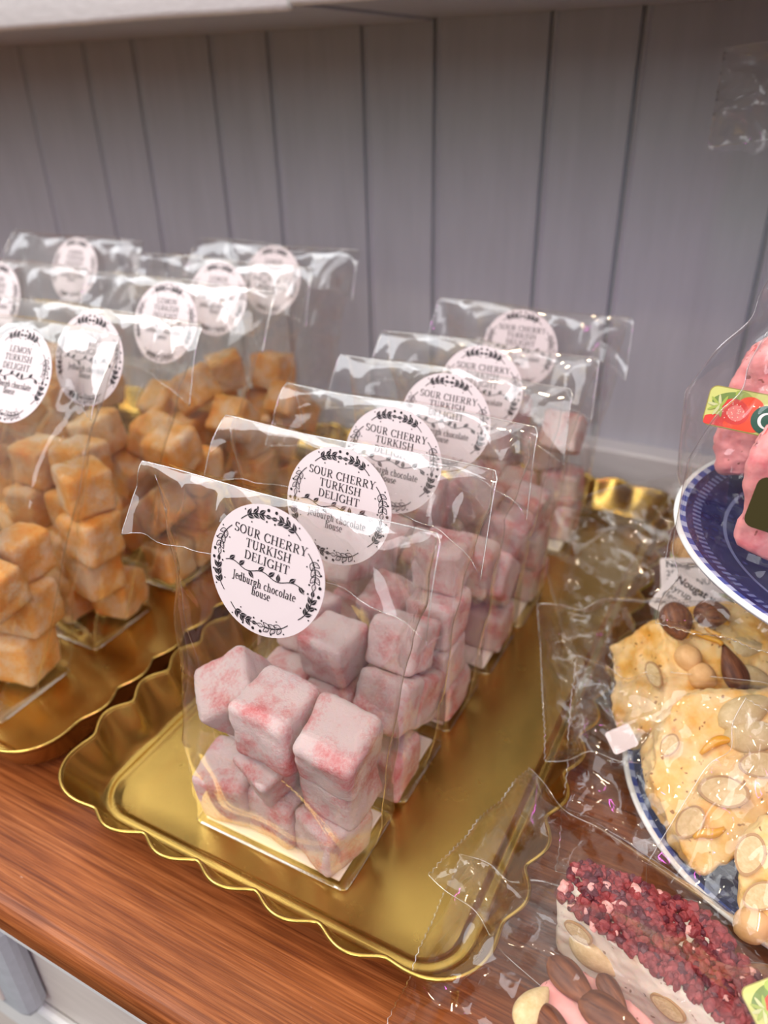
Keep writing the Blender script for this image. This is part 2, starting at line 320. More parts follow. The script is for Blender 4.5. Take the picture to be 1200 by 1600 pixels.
# ------------------------------------------------------------------ printed round labels (serif lettering from pen strokes)
def arc(cx, cy, rx, ry, a0, a1, n=18):
    return [(cx+rx*math.cos(math.radians(a0+(a1-a0)*i/n)), cy+ry*math.sin(math.radians(a0+(a1-a0)*i/n))) for i in range(n+1)]
TK, TN = .135, .055
def vs(x, y0, y1): return ('p', [(x, y0), (x, y1)], TK)
def hs(x0, x1, y, w=TN): return ('p', [(x0, y), (x1, y)], w)
def dg(x0, y0, x1, y1, w): return ('p', [(x0, y0), (x1, y1)], w)
def cv(p): return ('c', p, 0)
def serif(x, y): return hs(x-.15, x+.15, y)
G = {
 'S': (.58, [cv(arc(.29, .73, .20, .25, 20, 270)+arc(.29, .25, .22, .23, 90, -160)), dg(.49, .80, .49, .98, TN), dg(.07, .02, .07, .22, TN)]),
 'O': (.82, [cv(arc(.41, .5, .34, .48, 0, 360, 36))]),
 'U': (.78, [vs(.17, .3, 1), cv(arc(.39, .3, .22, .28, 180, 360)), dg(.61, .3, .61, 1, TN*1.2), serif(.17, .975), hs(.49, .73, .975)]),
 'R': (.76, [vs(.18, 0, 1), cv([(.18, .97), (.38, .97)]+arc(.38, .74, .2, .23, 90, -90)+[(.18, .51)]), dg(.36, .5, .66, .0, TK), serif(.18, .025), hs(.05, .2, .975), hs(.6, .76, .025)]),
 'C': (.72, [cv(arc(.42, .5, .34, .48, 40, 320, 30)), dg(.69, .74, .69, .98, TN), dg(.69, .04, .69, .24, TN)]),
 'H': (.88, [vs(.18, 0, 1), vs(.70, 0, 1), hs(.18, .7, .52), serif(.18, .025), serif(.18, .975), serif(.70, .025), serif(.70, .975)]),
 'E': (.66, [vs(.18, 0, 1), hs(.05, .58, .97), hs(.05, .62, .03), hs(.18, .46, .51), dg(.58, .78, .58, .99, TN), dg(.62, .01, .62, .24, TN), dg(.46, .42, .46, .60, TN)]),
 'Y': (.76, [dg(.14, 1, .38, .46, TK), dg(.64, 1, .38, .46, TN), vs(.38, 0, .48), serif(.38, .025), hs(.02, .28, .975), hs(.54, .76, .975)]),
 'T': (.72, [vs(.36, 0, 1), hs(.05, .67, .97), serif(.36, .025), dg(.05, .76, .05, .99, TN), dg(.67, .76, .67, .99, TN)]),
 'K': (.80, [vs(.18, 0, 1), dg(.22, .42, .62, .98, TN), dg(.34, .58, .68, 0, TK), serif(.18, .025), serif(.18, .975), hs(.5, .76, .975), hs(.56, .8, .025)]),
 'I': (.38, [vs(.19, 0, 1), serif(.19, .025), serif(.19, .975)]),
 'D': (.80, [vs(.18, 0, 1), cv([(.18, .97), (.36, .97)]+arc(.36, .5, .36, .47, 90, -90, 24)+[(.18, .03)]), hs(.05, .2, .975), hs(.05, .2, .025)]),
 'L': (.64, [vs(.18, 0, 1), hs(.05, .6, .03), serif(.18, .975), dg(.6, .01, .6, .26, TN)]),
 'G': (.80, [cv(arc(.42, .5, .34, .48, 45, 335, 30)), vs(.70, .05, .42), hs(.54, .82, .43), dg(.69, .76, .69, .98, TN)]),
 'N': (.86, [dg(.17, 0, .17, 1, TN), dg(.17, .98, .70, .02, TK), dg(.70, 0, .70, 1, TN), serif(.17, .025), hs(.02, .2, .975), serif(.70, .975)]),
 'M': (1.02, [dg(.17, 0, .17, 1, TN), dg(.19, .98, .50, .04, TK), dg(.50, .04, .82, .98, TN), vs(.84, 0, 1), serif(.17, .025), hs(.03, .2, .975), serif(.84, .025), hs(.82, .98, .975)]),
 'J': (.42, [vs(.24, .02, 1), cv(arc(.12, .02, .12, .2, 0, -140)), serif(.24, .975)]),
 'e': (.50, [cv([(.08, .37), (.43, .37)]+arc(.26, .34, .18, .31, 5, 310, 22))]),
 'd': (.58, [cv(arc(.25, .32, .18, .30, 0, 360, 24)), vs(.43, 0, 1), hs(.3, .43, .975), hs(.43, .56, .02)]),
 'b': (.58, [cv(arc(.32, .32, .18, .30, 0, 360, 24)), vs(.14, 0, 1), hs(.02, .14, .975)]),
 'u': (.60, [vs(.15, .2, .64), cv(arc(.29, .2, .14, .19, 180, 360)), vs(.43, 0, .64), hs(.03, .15, .62), hs(.32, .43, .62), hs(.43, .56, .02)]),
 'r': (.44, [vs(.15, 0, .64), cv(arc(.33, .42, .18, .2, 170, 60)), serif(.15, .02), hs(.03, .15, .62)]),
 'g': (.54, [cv(arc(.24, .42, .16, .21, 0, 360, 24)), cv([(.14, .22), (.1, .12), (.2, .07), (.36, .04)]+arc(.26, -.12, .2, .15, 70, -250, 24)), dg(.36, .58, .52, .63, TK*.7)]),
 'h': (.62, [vs(.15, 0, 1), cv(arc(.30, .4, .16, .22, 160, 0)), vs(.46, 0, .42), serif(.15, .02), serif(.46, .02), hs(.03, .15, .975)]),
 'c': (.48, [cv(arc(.26, .32, .18, .31, 45, 315, 22))]),
 'o': (.54, [cv(arc(.27, .32, .19, .31, 0, 360, 26))]),
 'l': (.32, [vs(.16, 0, 1), serif(.16, .02), hs(.04, .16, .975)]),
 'a': (.52, [cv(arc(.24, .45, .16, .19, 150, 0)), vs(.40, .02, .45), cv(arc(.21, .18, .15, .17, 60, 330)), hs(.4, .52, .02)]),
 't': (.38, [vs(.17, .12, .86), cv(arc(.27, .13, .11, .12, 180, 320)), hs(.03, .34, .62)]),
 's': (.44, [cv(arc(.22, .48, .13, .15, 30, 270)+arc(.22, .17, .14, .16, 90, -160))]),
 ' ': (.32, []),
}
def stroke(V, F, pts, w, tf):
    n = len(pts); L = []; 
    for i, p in enumerate(pts):
        a = pts[max(0, i-1)]; b = pts[min(n-1, i+1)]; dx, dy = b[0]-a[0], b[1]-a[1]; l = math.hypot(dx, dy) or 1e-6
        ww = w if w else TN+(TK-TN)*abs(dy)/l
        nx_, ny_ = -dy/l*ww/2, dx/l*ww/2
        L.append(((p[0]+nx_, p[1]+ny_), (p[0]-nx_, p[1]-ny_)))
    k = len(V)
    for a, b in L: V.append(tf(a)); V.append(tf(b))
    for i in range(n-1): F.append((k+2*i+1, k+2*i+3, k+2*i+2, k+2*i))
def text_strokes(V, F, txt, size, cx, y, track=.06, sq=.89):
    wd = sum(G[c][0]+track for c in txt)-track; x = cx-wd*size/2
    for c in txt:
        for kind, pts, w in G[c][1]: stroke(V, F, pts, w, lambda p, x=x: (x+p[0]*size, y+p[1]*size*sq))
        x += (G[c][0]+track)*size
def leaf(V, F, x, y, ang, ln, wd, solid):
    ca, sa = math.cos(ang), math.sin(ang)
    def tf(p): return (x+p[0]*ca-p[1]*sa, y+p[0]*sa+p[1]*ca)
    n = 8
    up = [(ln*i/n, wd*math.sin(PI*(i/n)**.8)) for i in range(n+1)]; dn = [(a, -b) for a, b in up]
    if solid:
        for half, s in ((up, .10), (dn, -.10)):
            k = len(V)
            for a, b in half: V.append(tf((a, b))); V.append(tf((a, s*wd)))
            for i in range(n):
                q = (k+2*i, k+2*i+1, k+2*i+3, k+2*i+2); F.append(q if s < 0 else q[::-1])
    else:
        stroke(V, F, up, ln*.09, tf); stroke(V, F, dn, ln*.09, tf)
        for i in (3, 5): stroke(V, F, [(up[i][0]-ln*.1, 0), (up[i][0]+ln*.1, up[i][1]*.8)], ln*.05, tf)
def dot(V, F, x, y, r):
    k = len(V); n = 10
    for i in range(n): V.append((x+r*math.cos(2*PI*i/n), y+r*math.sin(2*PI*i/n)))
    F.append(tuple(range(k, k+n)))
def label_art(words):
    V = []; F = []; rnd = random.Random(5)
    ys = (.46, .285, .105)
    for w, y in zip(words, ys): text_strokes(V, F, w, .150, .02, y)
    text_strokes(V, F, 'Jedburgh chocolate', .118, .02, -.265, .03, 1.12); text_strokes(V, F, 'house', .118, .0, -.405, .03, 1.12)
    # vine under the title
    pts = [(-.70+1.40*i/60, -.03+.035*math.sin(i/60*PI*5.2)) for i in range(61)]
    stroke(V, F, pts, .014, lambda p: p)
    for i, (q, s) in enumerate(((3, 1), (11, 1), (19, -1), (26, 1), (34, 1), (41, -1), (49, 1), (56, -1))):
        leaf(V, F, *pts[q], (.75 if s > 0 else -.75)+(PI*.75 if i in (1, 5) and s < 0 else 0), .13, .035, True)
    # wreath of eight sprigs
    for k in range(8):
        a0 = math.radians(22.5+45*k); sg = 1 if k % 2 else -1; r0 = .84
        st = [(r0+.025*math.sin(t*PI), a0+sg*(-.27+.54*t)) for t in np.linspace(0, 1, 14)]
        sp = [(r*math.cos(a), r*math.sin(a)) for r, a in st]; stroke(V, F, sp, .014, lambda p: p)
        for j in (4, 7, 10):
            x, y = sp[j]; d = math.atan2(sp[j+1][1]-y, sp[j+1][0]-x)
            for s in (.62, -.62): leaf(V, F, x, y, d+s, .125, .034, (k % 3 != 0))
        x, y = sp[-1]; leaf(V, F, x, y, math.atan2(y-sp[-2][1], x-sp[-2][0]), .11, .03, (k % 3 != 0))
        for q, (rr, da, dr_) in enumerate(((.93, .32, .026), (.76, .30, .016), (.95, -.12, .013), (.75, -.05, .012), (.95, .12, .016))): dot(V, F, rr*math.cos(a0+sg*da), rr*math.sin(a0+sg*da), dr_)
    return V, F
LR = .0259
def label_mesh(words):
    aV, aF = label_art(words); V = []; F = []; fm = []
    def bend(x, y, z): return (x*LR, z-.0016*(x*x)*.8, y*LR)      # local: x right, z up, facing -y
    n = 64; rings = (0, .35, .7, 1.0)
    def off(x, y): return .0013*x*x+.0006*y*y
    for side, o in ((0, -.00012), (1, .00012)):
        k = len(V); V.append((0, o, 0))
        for r in rings[1:]:
            for i in range(n):
                x, y = r*math.cos(2*PI*i/n), r*math.sin(2*PI*i/n); V.append((x*LR, off(x, y)+o, y*LR))
        for i in range(n): F.append((k, k+1+i, k+1+(i+1) % n) if side == 0 else (k, k+1+(i+1) % n, k+1+i)); fm.append(0)
        for j in range(2):
            for i in range(n):
                a = k+1+j*n+i; b = k+1+j*n+(i+1) % n; q = (a, a+n, b+n, b); F.append(q if side == 0 else q[::-1]); fm.append(0)
    k1 = 1+2*n; k2 = 1+3*n+1+2*n
    for i in range(n): F.append((k1+i, k2+i, k2+(i+1) % n, k1+(i+1) % n)); fm.append(0)
    k = len(V)
    V += [(x*LR, off(x, y)-.00026, y*LR) for x, y in aV]
    F += [tuple(k+i for i in f) for f in aF]; fm += [1]*len(aF)
    return mesh('label', V, F, [paper_m, ink_m], fm, smooth=False)
LAB_CHERRY = label_mesh(('SOUR CHERRY', 'TURKISH', 'DELIGHT')); LAB_LEMON = label_mesh(('LEMON', 'TURKISH', 'DELIGHT'))

# ------------------------------------------------------------------ cellophane gusset bags
def creases(U, V, rs, n, amp, w=(.006, .016), ln=(.02, .07), angs=None):
    """sum of sharp ridges: U, V in metres on the sheet"""
    D = np.zeros_like(U); u0, u1, v0, v1 = U.min(), U.max(), V.min(), V.max()
    for i in range(n):
        cu, cv_ = rs.uniform(u0, u1), rs.uniform(v0, v1); a = rs.uniform(0, PI) if angs is None else rs.choice(angs)+rs.normal()*.35
        l = rs.uniform(*ln); ww = rs.uniform(*w); s = (U-cu)*math.cos(a)+(V-cv_)*math.sin(a); d = -(U-cu)*math.sin(a)+(V-cv_)*math.cos(a)
        D += amp*rs.uniform(-1, 1)*np.exp(-np.abs(d)/ww)*np.exp(-(s/l)**4)
    return D
def waves(U, V, rs, n, amp, f=(40, 160)):
    D = np.zeros_like(U)
    for i in range(n):
        a = rs.uniform(0, 2*PI); k = rs.uniform(*f); D += amp/n*np.sin(k*(U*math.cos(a)+V*math.sin(a))+rs.uniform(0, 6))
    return D
def facets(U, V, rs, n, amp, lam=(.010, .028)):
    """crossing straight folds: flat facets with sharp ridges, as crumpled film has"""
    D = np.zeros_like(U)
    for i in range(n):
        a = rs.uniform(0, PI); l = rs.uniform(*lam); x = (U*math.cos(a)+V*math.sin(a))/l+rs.uniform(0, 1)+.25*np.sin(V/l*.7+i); D += amp*l/.02*(np.abs((x % 1)-.5)*2-.5)
    return D
def gusset_bag(name, label, group, pos, wb, db, H, top, lab_me, lab_dx, lab_rot, seed, lab_cat='bag'):
    """pos: bottom centre; top: world (x, y) of the top seam's centre"""
    root = thing(name, label, lab_cat, pos, (0, 0, 0), group)
    lx, ly = top[0]-pos[0], top[1]-pos[1]; rs = np.random.RandomState(seed)
    wt = wb+db*.98; ns, nz = 128, 84
    segs = [wb, db/2, db/2, wb, db/2, db/2]; per = sum(segs); acc = np.concatenate([[0], np.cumsum(segs)])
    sv = (np.arange(ns)/ns)*per; tv = np.linspace(0, 1, nz)**.95
    T, SV = np.meshgrid(tv, sv, indexing='ij')
    half = wb/2+(db/2)*.98*np.clip(T, 0, 1); d = db*np.sqrt(np.clip(1-(T*.997)**2, 0, 1))
    X = np.zeros_like(T); Y = np.zeros_like(T)
    nodes = [(-wb/2+0*T, -d/2), (wb/2+0*T, -d/2), (half, 0*T), (wb/2+0*T, d/2), (-wb/2+0*T, d/2), (-half, 0*T), (-wb/2+0*T, -d/2)]
    for i in range(6):
        m = (SV >= acc[i]-1e-9) & (SV < acc[i+1]-1e-9 if i < 5 else SV <= per)
        f = (SV-acc[i])/segs[i]
        X = np.where(m, nodes[i][0]*(1-f)+nodes[i+1][0]*f, X); Y = np.where(m, nodes[i][1]*(1-f)+nodes[i+1][1]*f, Y)
    # soften the folds with a short blur round the loop
    for _ in range(2):
        X = (np.roll(X, 1, 1)+2*X+np.roll(X, -1, 1))/4; Y = (np.roll(Y, 1, 1)+2*Y+np.roll(Y, -1, 1))/4
    Z = T*H
    # panel bulge low down and creases everywhere; sharp pleats near the top corners
    nx_ = np.gradient(Y, axis=1); ny_ = -np.gradient(X, axis=1); nl = np.sqrt(nx_**2+ny_**2)+1e-9; nx_, ny_ = nx_/nl, ny_/nl
    U = SV; VV = Z
    fade = np.clip(T/.04, 0, 1)*np.clip((1-T)/.03, 0, 1)
    D = creases(U, VV, rs, 20, .0027, (.003, .009), (.02, .08))+waves(U, VV, rs, 7, .0028)+facets(U, VV, rs, 3, .0007, (.018, .040))*np.clip((T-.3)/.4, 0, 1)
    for cx in (-1, 1):                                             # folds fanning out below each top corner
        for q in range(4):
            a = rs.uniform(.15, .95); dx = (X*cx-(half-.004)); dz = (Z-H+.02)
            dd = np.abs(dx*math.cos(a)-dz*math.sin(a)*.8); D += np.where(Y <= 0.0005, 1, .4)*rs.uniform(-.0018, .0018)*np.exp(-dd/.005)*np.exp(-((Z-H+.04)/.045)**2)
    D += .0026*np.sin(PI*np.clip(T/.55, 0, 1))*np.exp(-((X)/(wb*.45))**2)
    X = X+nx_*D*fade; Y = Y+ny_*D*fade
    lean = T**1.15; X = X+lx*lean; Y = Y+ly*lean
    Z = Z+.0008*np.sin(X*55+seed)*T
    V = np.stack([X, Y, Z], -1).reshape(-1, 3); F = []
    for j in range(nz-1):
        b = j*ns
        for i in range(ns): F.append((b+i, b+(i+1) % ns, b+ns+(i+1) % ns, b+ns+i))
    F.append(tuple(range(ns))[::-1])
    me = mesh('film_pouch', V, F, film_m); link('film_pouch', me, root)
    # folded-over flap: hangs down the front from the top seam, with loose wings at both ends
    nu, nv = 72, 20; rs2 = np.random.RandomState(seed+100); fh = .023+rs2.uniform(0, .004); wl, wr = rs2.uniform(.001, .005), rs2.uniform(.005, .012)
    uu, vv = np.meshgrid(np.linspace(-1, 1, nu), np.linspace(0, 1, nv), indexing='ij')
    wing = np.where(uu < 0, wl, wr)*np.abs(uu)**5*vv
    fx = uu*(wt/2+.0015+.0025*vv)+lx; fz = H-vv*fh+.0008*np.sin((uu*wt/2)*55+seed)-wing; fy = ly-.0018-.0145*np.sqrt(vv)*(.62+.30*np.sin(uu*rs2.uniform(2, 5)+rs2.uniform(0, 6))*np.sin(uu*9+seed))-ly/H*vv*fh
    cr = creases(uu*wt/2, vv*fh, rs2, 12, .0026, (.002, .007), (.012, .03), [PI/2, PI/3, 2*PI/3])+waves(uu*wt/2, vv*fh, rs2, 4, .0022, (40, 120))+facets(uu*wt/2, vv*fh, rs2, 3, .0008, (.014, .03))
    fy = fy+cr*np.clip(vv*3, 0, 1)-.010*(np.abs(uu)**5)*vv
    FV = np.stack([fx, fy, fz], -1); FF = [(i*nv+j, i*nv+j+1, (i+1)*nv+j+1, (i+1)*nv+j) for i in range(nu-1) for j in range(nv-1)]
    fl = link('flap', mesh('flap', FV.reshape(-1, 3), FF, film_m), root)
    edge = [FV[0, j] for j in range(nv-1, 0, -1)]+[FV[i, 0] for i in range(0, nu, 2)]+[FV[-1, j] for j in range(1, nv)]
    v, f = tube_vf(edge, .00028, 5); v2, f2 = tube_vf([FV[i, -1] for i in range(0, nu, 2)], .00014, 5)
    link('fold_line', mesh('fold_line', v+v2, f+[tuple(len(v)+q for q in p) for p in f2], seam_m), fl)
    # creased side folds of the pouch
    G3 = np.stack([X, Y, Z], -1); cols = [int(round(c/per*ns)) % ns for c in (wb+db/2, per-db/2)]; v = []; f = []
    for ci, col in enumerate(cols):
        a_, b_ = tube_vf([G3[j, col] for j in range(0, int(nz*.97), 2)], .00020, 5); f += [tuple(len(v)+q for q in p) for p in b_]; v += a_
    a_, b_ = tube_vf([G3[0, i] for i in range(0, ns, 2)], .00022, 5, True); f += [tuple(len(v)+q for q in p) for p in b_]; v += a_
    link('side_fold', mesh('side_fold', v, f, seam_m), root)
    # round label stuck on the front, just under the top seam
    t0, t1 = 1-.001/H, 1-.050/H
    def front(t): return Vector((lx*t**1.15, ly*t**1.15-db/2*math.sqrt(max(0, 1-(t*.997)**2)), t*H))
    a, b = front(t0), front(t1); a.y = min(a.y, ly*1-.0045); up = (a-b); up.x = 0; tilt = math.atan2(up.y, up.z)
    c = (a+b)/2; nrm = Vector((0, -math.cos(tilt), math.sin(tilt)))
    lb = link('label', lab_me, root, c+Vector((lab_dx, 0, 0))+nrm*.0078)
    lb.rotation_euler = (Matrix.Rotation(-tilt, 3, 'X') @ Matrix.Rotation(lab_rot, 3, 'Y')).to_euler()
    # stiff white card in the base
    if lab_me is LAB_CHERRY: link('base_card', box_mesh('base_card', (-wb/2+.005, wb/2-.005, -db/2+.003, db/2-.003, .0006, .0022), card_m, .0006), root)
    return root

def sweet_cube(seed, mat, n=26):
    bm = bmesh.new(); bmesh.ops.create_cube(bm, size=1)
    bmesh.ops.subdivide_edges(bm, edges=bm.edges[:], cuts=n-1, use_grid_fill=True)
    o = Vector((seed*3.7, seed*1.3, -seed*2.1)); rr = .13
    for v in bm.verts:
        c = Vector([max(-.5+rr, min(.5-rr, q)) for q in v.co]); d = v.co-c
        if d.length > 1e-6: v.co = c+d.normalized()*rr
        k = noise.noise(v.co*1.7+o)*.055+noise.noise(v.co*5+o)*.018+noise.noise(v.co*14+o)*.008+noise.noise(v.co*31+o)*.006
        v.co += v.co.normalized()*k
        v.co.x += .05*noise.noise(Vector((v.co.z*1.2, v.co.y, seed))); v.co.y += .05*noise.noise(Vector((v.co.x, v.co.z*1.2, seed+9)))
    return bm_mesh('turkish_delight', bm, mat)
CH = [sweet_cube(i+1, cherry_m) for i in range(6)]; LE = [sweet_cube(i+21, lemon_m) for i in range(5)]
def pile(P, pos, meshes, label, group, yaw=0, labels=None, sx_=(0, 0)):
    for i, q in enumerate(P):
        c = Matrix.Rotation(yaw, 3, 'Z') @ Vector(q[:3]); e = (Matrix.Rotation(yaw, 3, 'Z') @ Euler(q[3:6]).to_matrix()).to_euler()
        o = link('turkish_delight', meshes[i % len(meshes)], None, Vector(pos)+c+Vector((sx_[0]*q[2], sx_[1]*q[2], .0028)), e); o.scale = q[6:9]
        tag(o, labels[i] if labels else label, 'sweet', group)
PILES_CHERRY = [[(-0.0288,0.0148,0.0138,0,0,-0,0.0256,0.0279,0.0276),(0.0017,-0.0002,0.0133,-0,0,0.35,0.0253,0.0279,0.0266),(0.0294,0.0116,0.0126,0,-0,-1.51,0.0281,0.0253,0.0253),(-0.0286,-0.0107,0.0367,0.5,-0,0,0.0259,0.0266,0.0268),(0.0004,0.0107,0.0402,-0,-0,0.1,0.0279,0.027,0.0273),(0.0292,0.0146,0.0385,-0,0,0,0.0275,0.0282,0.0265),(-0.0283,0.0112,0.0508,-1.07,-0,0,0.0268,0.0271,0.0253),(0.004,0.0069,0.0671,-0,-0,-0.08,0.0274,0.0264,0.0266),(0.0303,-0.0113,0.0629,0.32,0,-0,0.0253,0.0275,0.0284),(-0.0254,-0.0102,0.0694,0.51,-0,-0,0.0269,0.028,0.0259)],
 [(-0.0266,0.0124,0.0127,0,-0,-0.18,0.0283,0.0282,0.0254),(-0.0003,-0.0093,0.0169,0.37,0,-0.08,0.0271,0.0271,0.0257),(0.0295,-0.0073,0.0127,0,0,-0.01,0.0266,0.0261,0.0253),(-0.0295,0.0133,0.038,-0,-0,-0,0.027,0.026,0.0253),(0.0014,0.0107,0.0406,-1.19,0.2,-0.01,0.0281,0.0278,0.0276),(0.0297,-0.0129,0.0391,0,0,-0.04,0.0257,0.0276,0.0275),(-0.029,0.0147,0.0647,-0,-0,0,0.0263,0.028,0.0281),(0.0001,-0.0118,0.0622,0.3,0.2,0,0.0262,0.0274,0.0257),(0.0295,-0.0111,0.0664,0,0,-0,0.0268,0.0269,0.0273),(-0.0278,-0.0102,0.0881,-0.46,-0,-0,0.0254,0.0278,0.0275),(0.0281,-0.0008,0.093,0.01,-1.57,0,0.0259,0.028,0.0255)],
 [(-0.0297,-0.0067,0.0132,-0,0,0,0.026,0.0269,0.0264),(-0.0013,-0.0005,0.0142,1.57,-0,-0.13,0.0259,0.0284,0.0267),(0.0263,0.006,0.0137,-0,0,-0.1,0.0269,0.0276,0.0274),(-0.029,-0.0091,0.046,0.84,0,0,0.0267,0.0275,0.028),(0.0001,-0.0118,0.0412,0,-0,0.03,0.028,0.0255,0.0256),(0.0293,-0.0139,0.04,1.68,-0.01,0,0.0264,0.0263,0.0271),(-0.0251,0.0159,0.0675,-0,0,-0,0.0274,0.0257,0.028),(0.0023,0.0116,0.0631,-0.43,-0.01,0,0.027,0.0261,0.0254),(0.0295,0.0101,0.0642,-0.46,-0.01,-0,0.0261,0.0277,0.028),(0.0181,-0.0101,0.0863,1.56,0.46,1.57,0.0283,0.0268,0.0284)],
 [(-0.0264,0.0104,0.0184,0.73,-0,0,0.026,0.0255,0.0265),(0.0042,-0.012,0.013,-0,0,0.26,0.0259,0.0269,0.0261),(0.0291,0.0149,0.0131,0,0,0,0.0278,0.0258,0.0262),(-0.0259,-0.0102,0.035,0.73,-0,0,0.0274,0.0268,0.0258),(0.002,0.0135,0.0401,-0,-0.01,0.01,0.0281,0.027,0.028),(0.0299,0.0146,0.0389,0,0,0,0.0262,0.0278,0.0253),(-0.0269,-0.007,0.0669,0.06,0.01,-0.16,0.0284,0.0258,0.0265),(0.0059,-0.0146,0.0388,0,-0,0,0.027,0.0281,0.0255),(0.0275,0.0132,0.0656,0,0.12,0.01,0.0258,0.0267,0.0253),(0.0014,-0.0136,0.0842,0.84,-0.11,1.45,0.0261,0.0283,0.0277),(0.0266,-0.0158,0.0633,-0,0.27,-0,0.0266,0.0256,0.0264)],
 [(-0.0291,-0.0058,0.0139,0,0,0,0.0272,0.0276,0.0277),(0.0007,-0.0117,0.0128,-0,0,-0.23,0.0273,0.0281,0.0256),(0.0289,0.0144,0.0138,0,0,0.02,0.0261,0.0281,0.0277),(-0.028,-0.0088,0.0407,1.57,-0,-0,0.028,0.0259,0.0259),(0.0006,0.0129,0.038,-0.14,0.03,0,0.0259,0.0282,0.0274),(0.0244,-0.0114,0.0401,0.1,0.03,-0.26,0.0254,0.0262,0.0271),(-0.0299,0.0105,0.0911,0.49,-0,-0,0.0262,0.0267,0.0275),(-0.0082,-0.0099,0.0672,-0.03,0.05,-1.08,0.0277,0.0264,0.0271),(0.0278,-0.0123,0.0669,0.1,-0.01,0.08,0.0282,0.0282,0.0263),(0.0185,-0.007,0.0934,-1.5,0.07,-0.76,0.028,0.0253,0.0282)],
 [(-0.029,-0.0136,0.0134,0,-0,0.01,0.0277,0.0278,0.0268),(-0.0035,0.0135,0.0139,-0,-0,0.17,0.0277,0.0261,0.0278),(0.0277,0.015,0.0139,-0,-0,-0.06,0.0278,0.026,0.0278),(-0.0291,-0.0081,0.0397,0,-0,0.04,0.0266,0.0255,0.0258),(-0.0006,0.0147,0.0418,0,0,-0,0.0264,0.0282,0.0281),(0.0289,-0.0118,0.0131,0,-0,-0.06,0.0264,0.0271,0.0262),(-0.0299,-0.0135,0.066,0,-0,-0,0.0262,0.0258,0.0267),(-0.0008,-0.0156,0.063,0,0.28,0,0.0252,0.0263,0.0281),(0.0229,0.0081,0.0686,0.17,0.12,0.58,0.0254,0.0266,0.0276),(-0.0071,0.0131,0.0872,1.43,0.49,-0,0.0281,0.0266,0.0279),(0.0263,-0.0135,0.0935,1.73,0.22,-0,0.0276,0.026,0.0268)]]
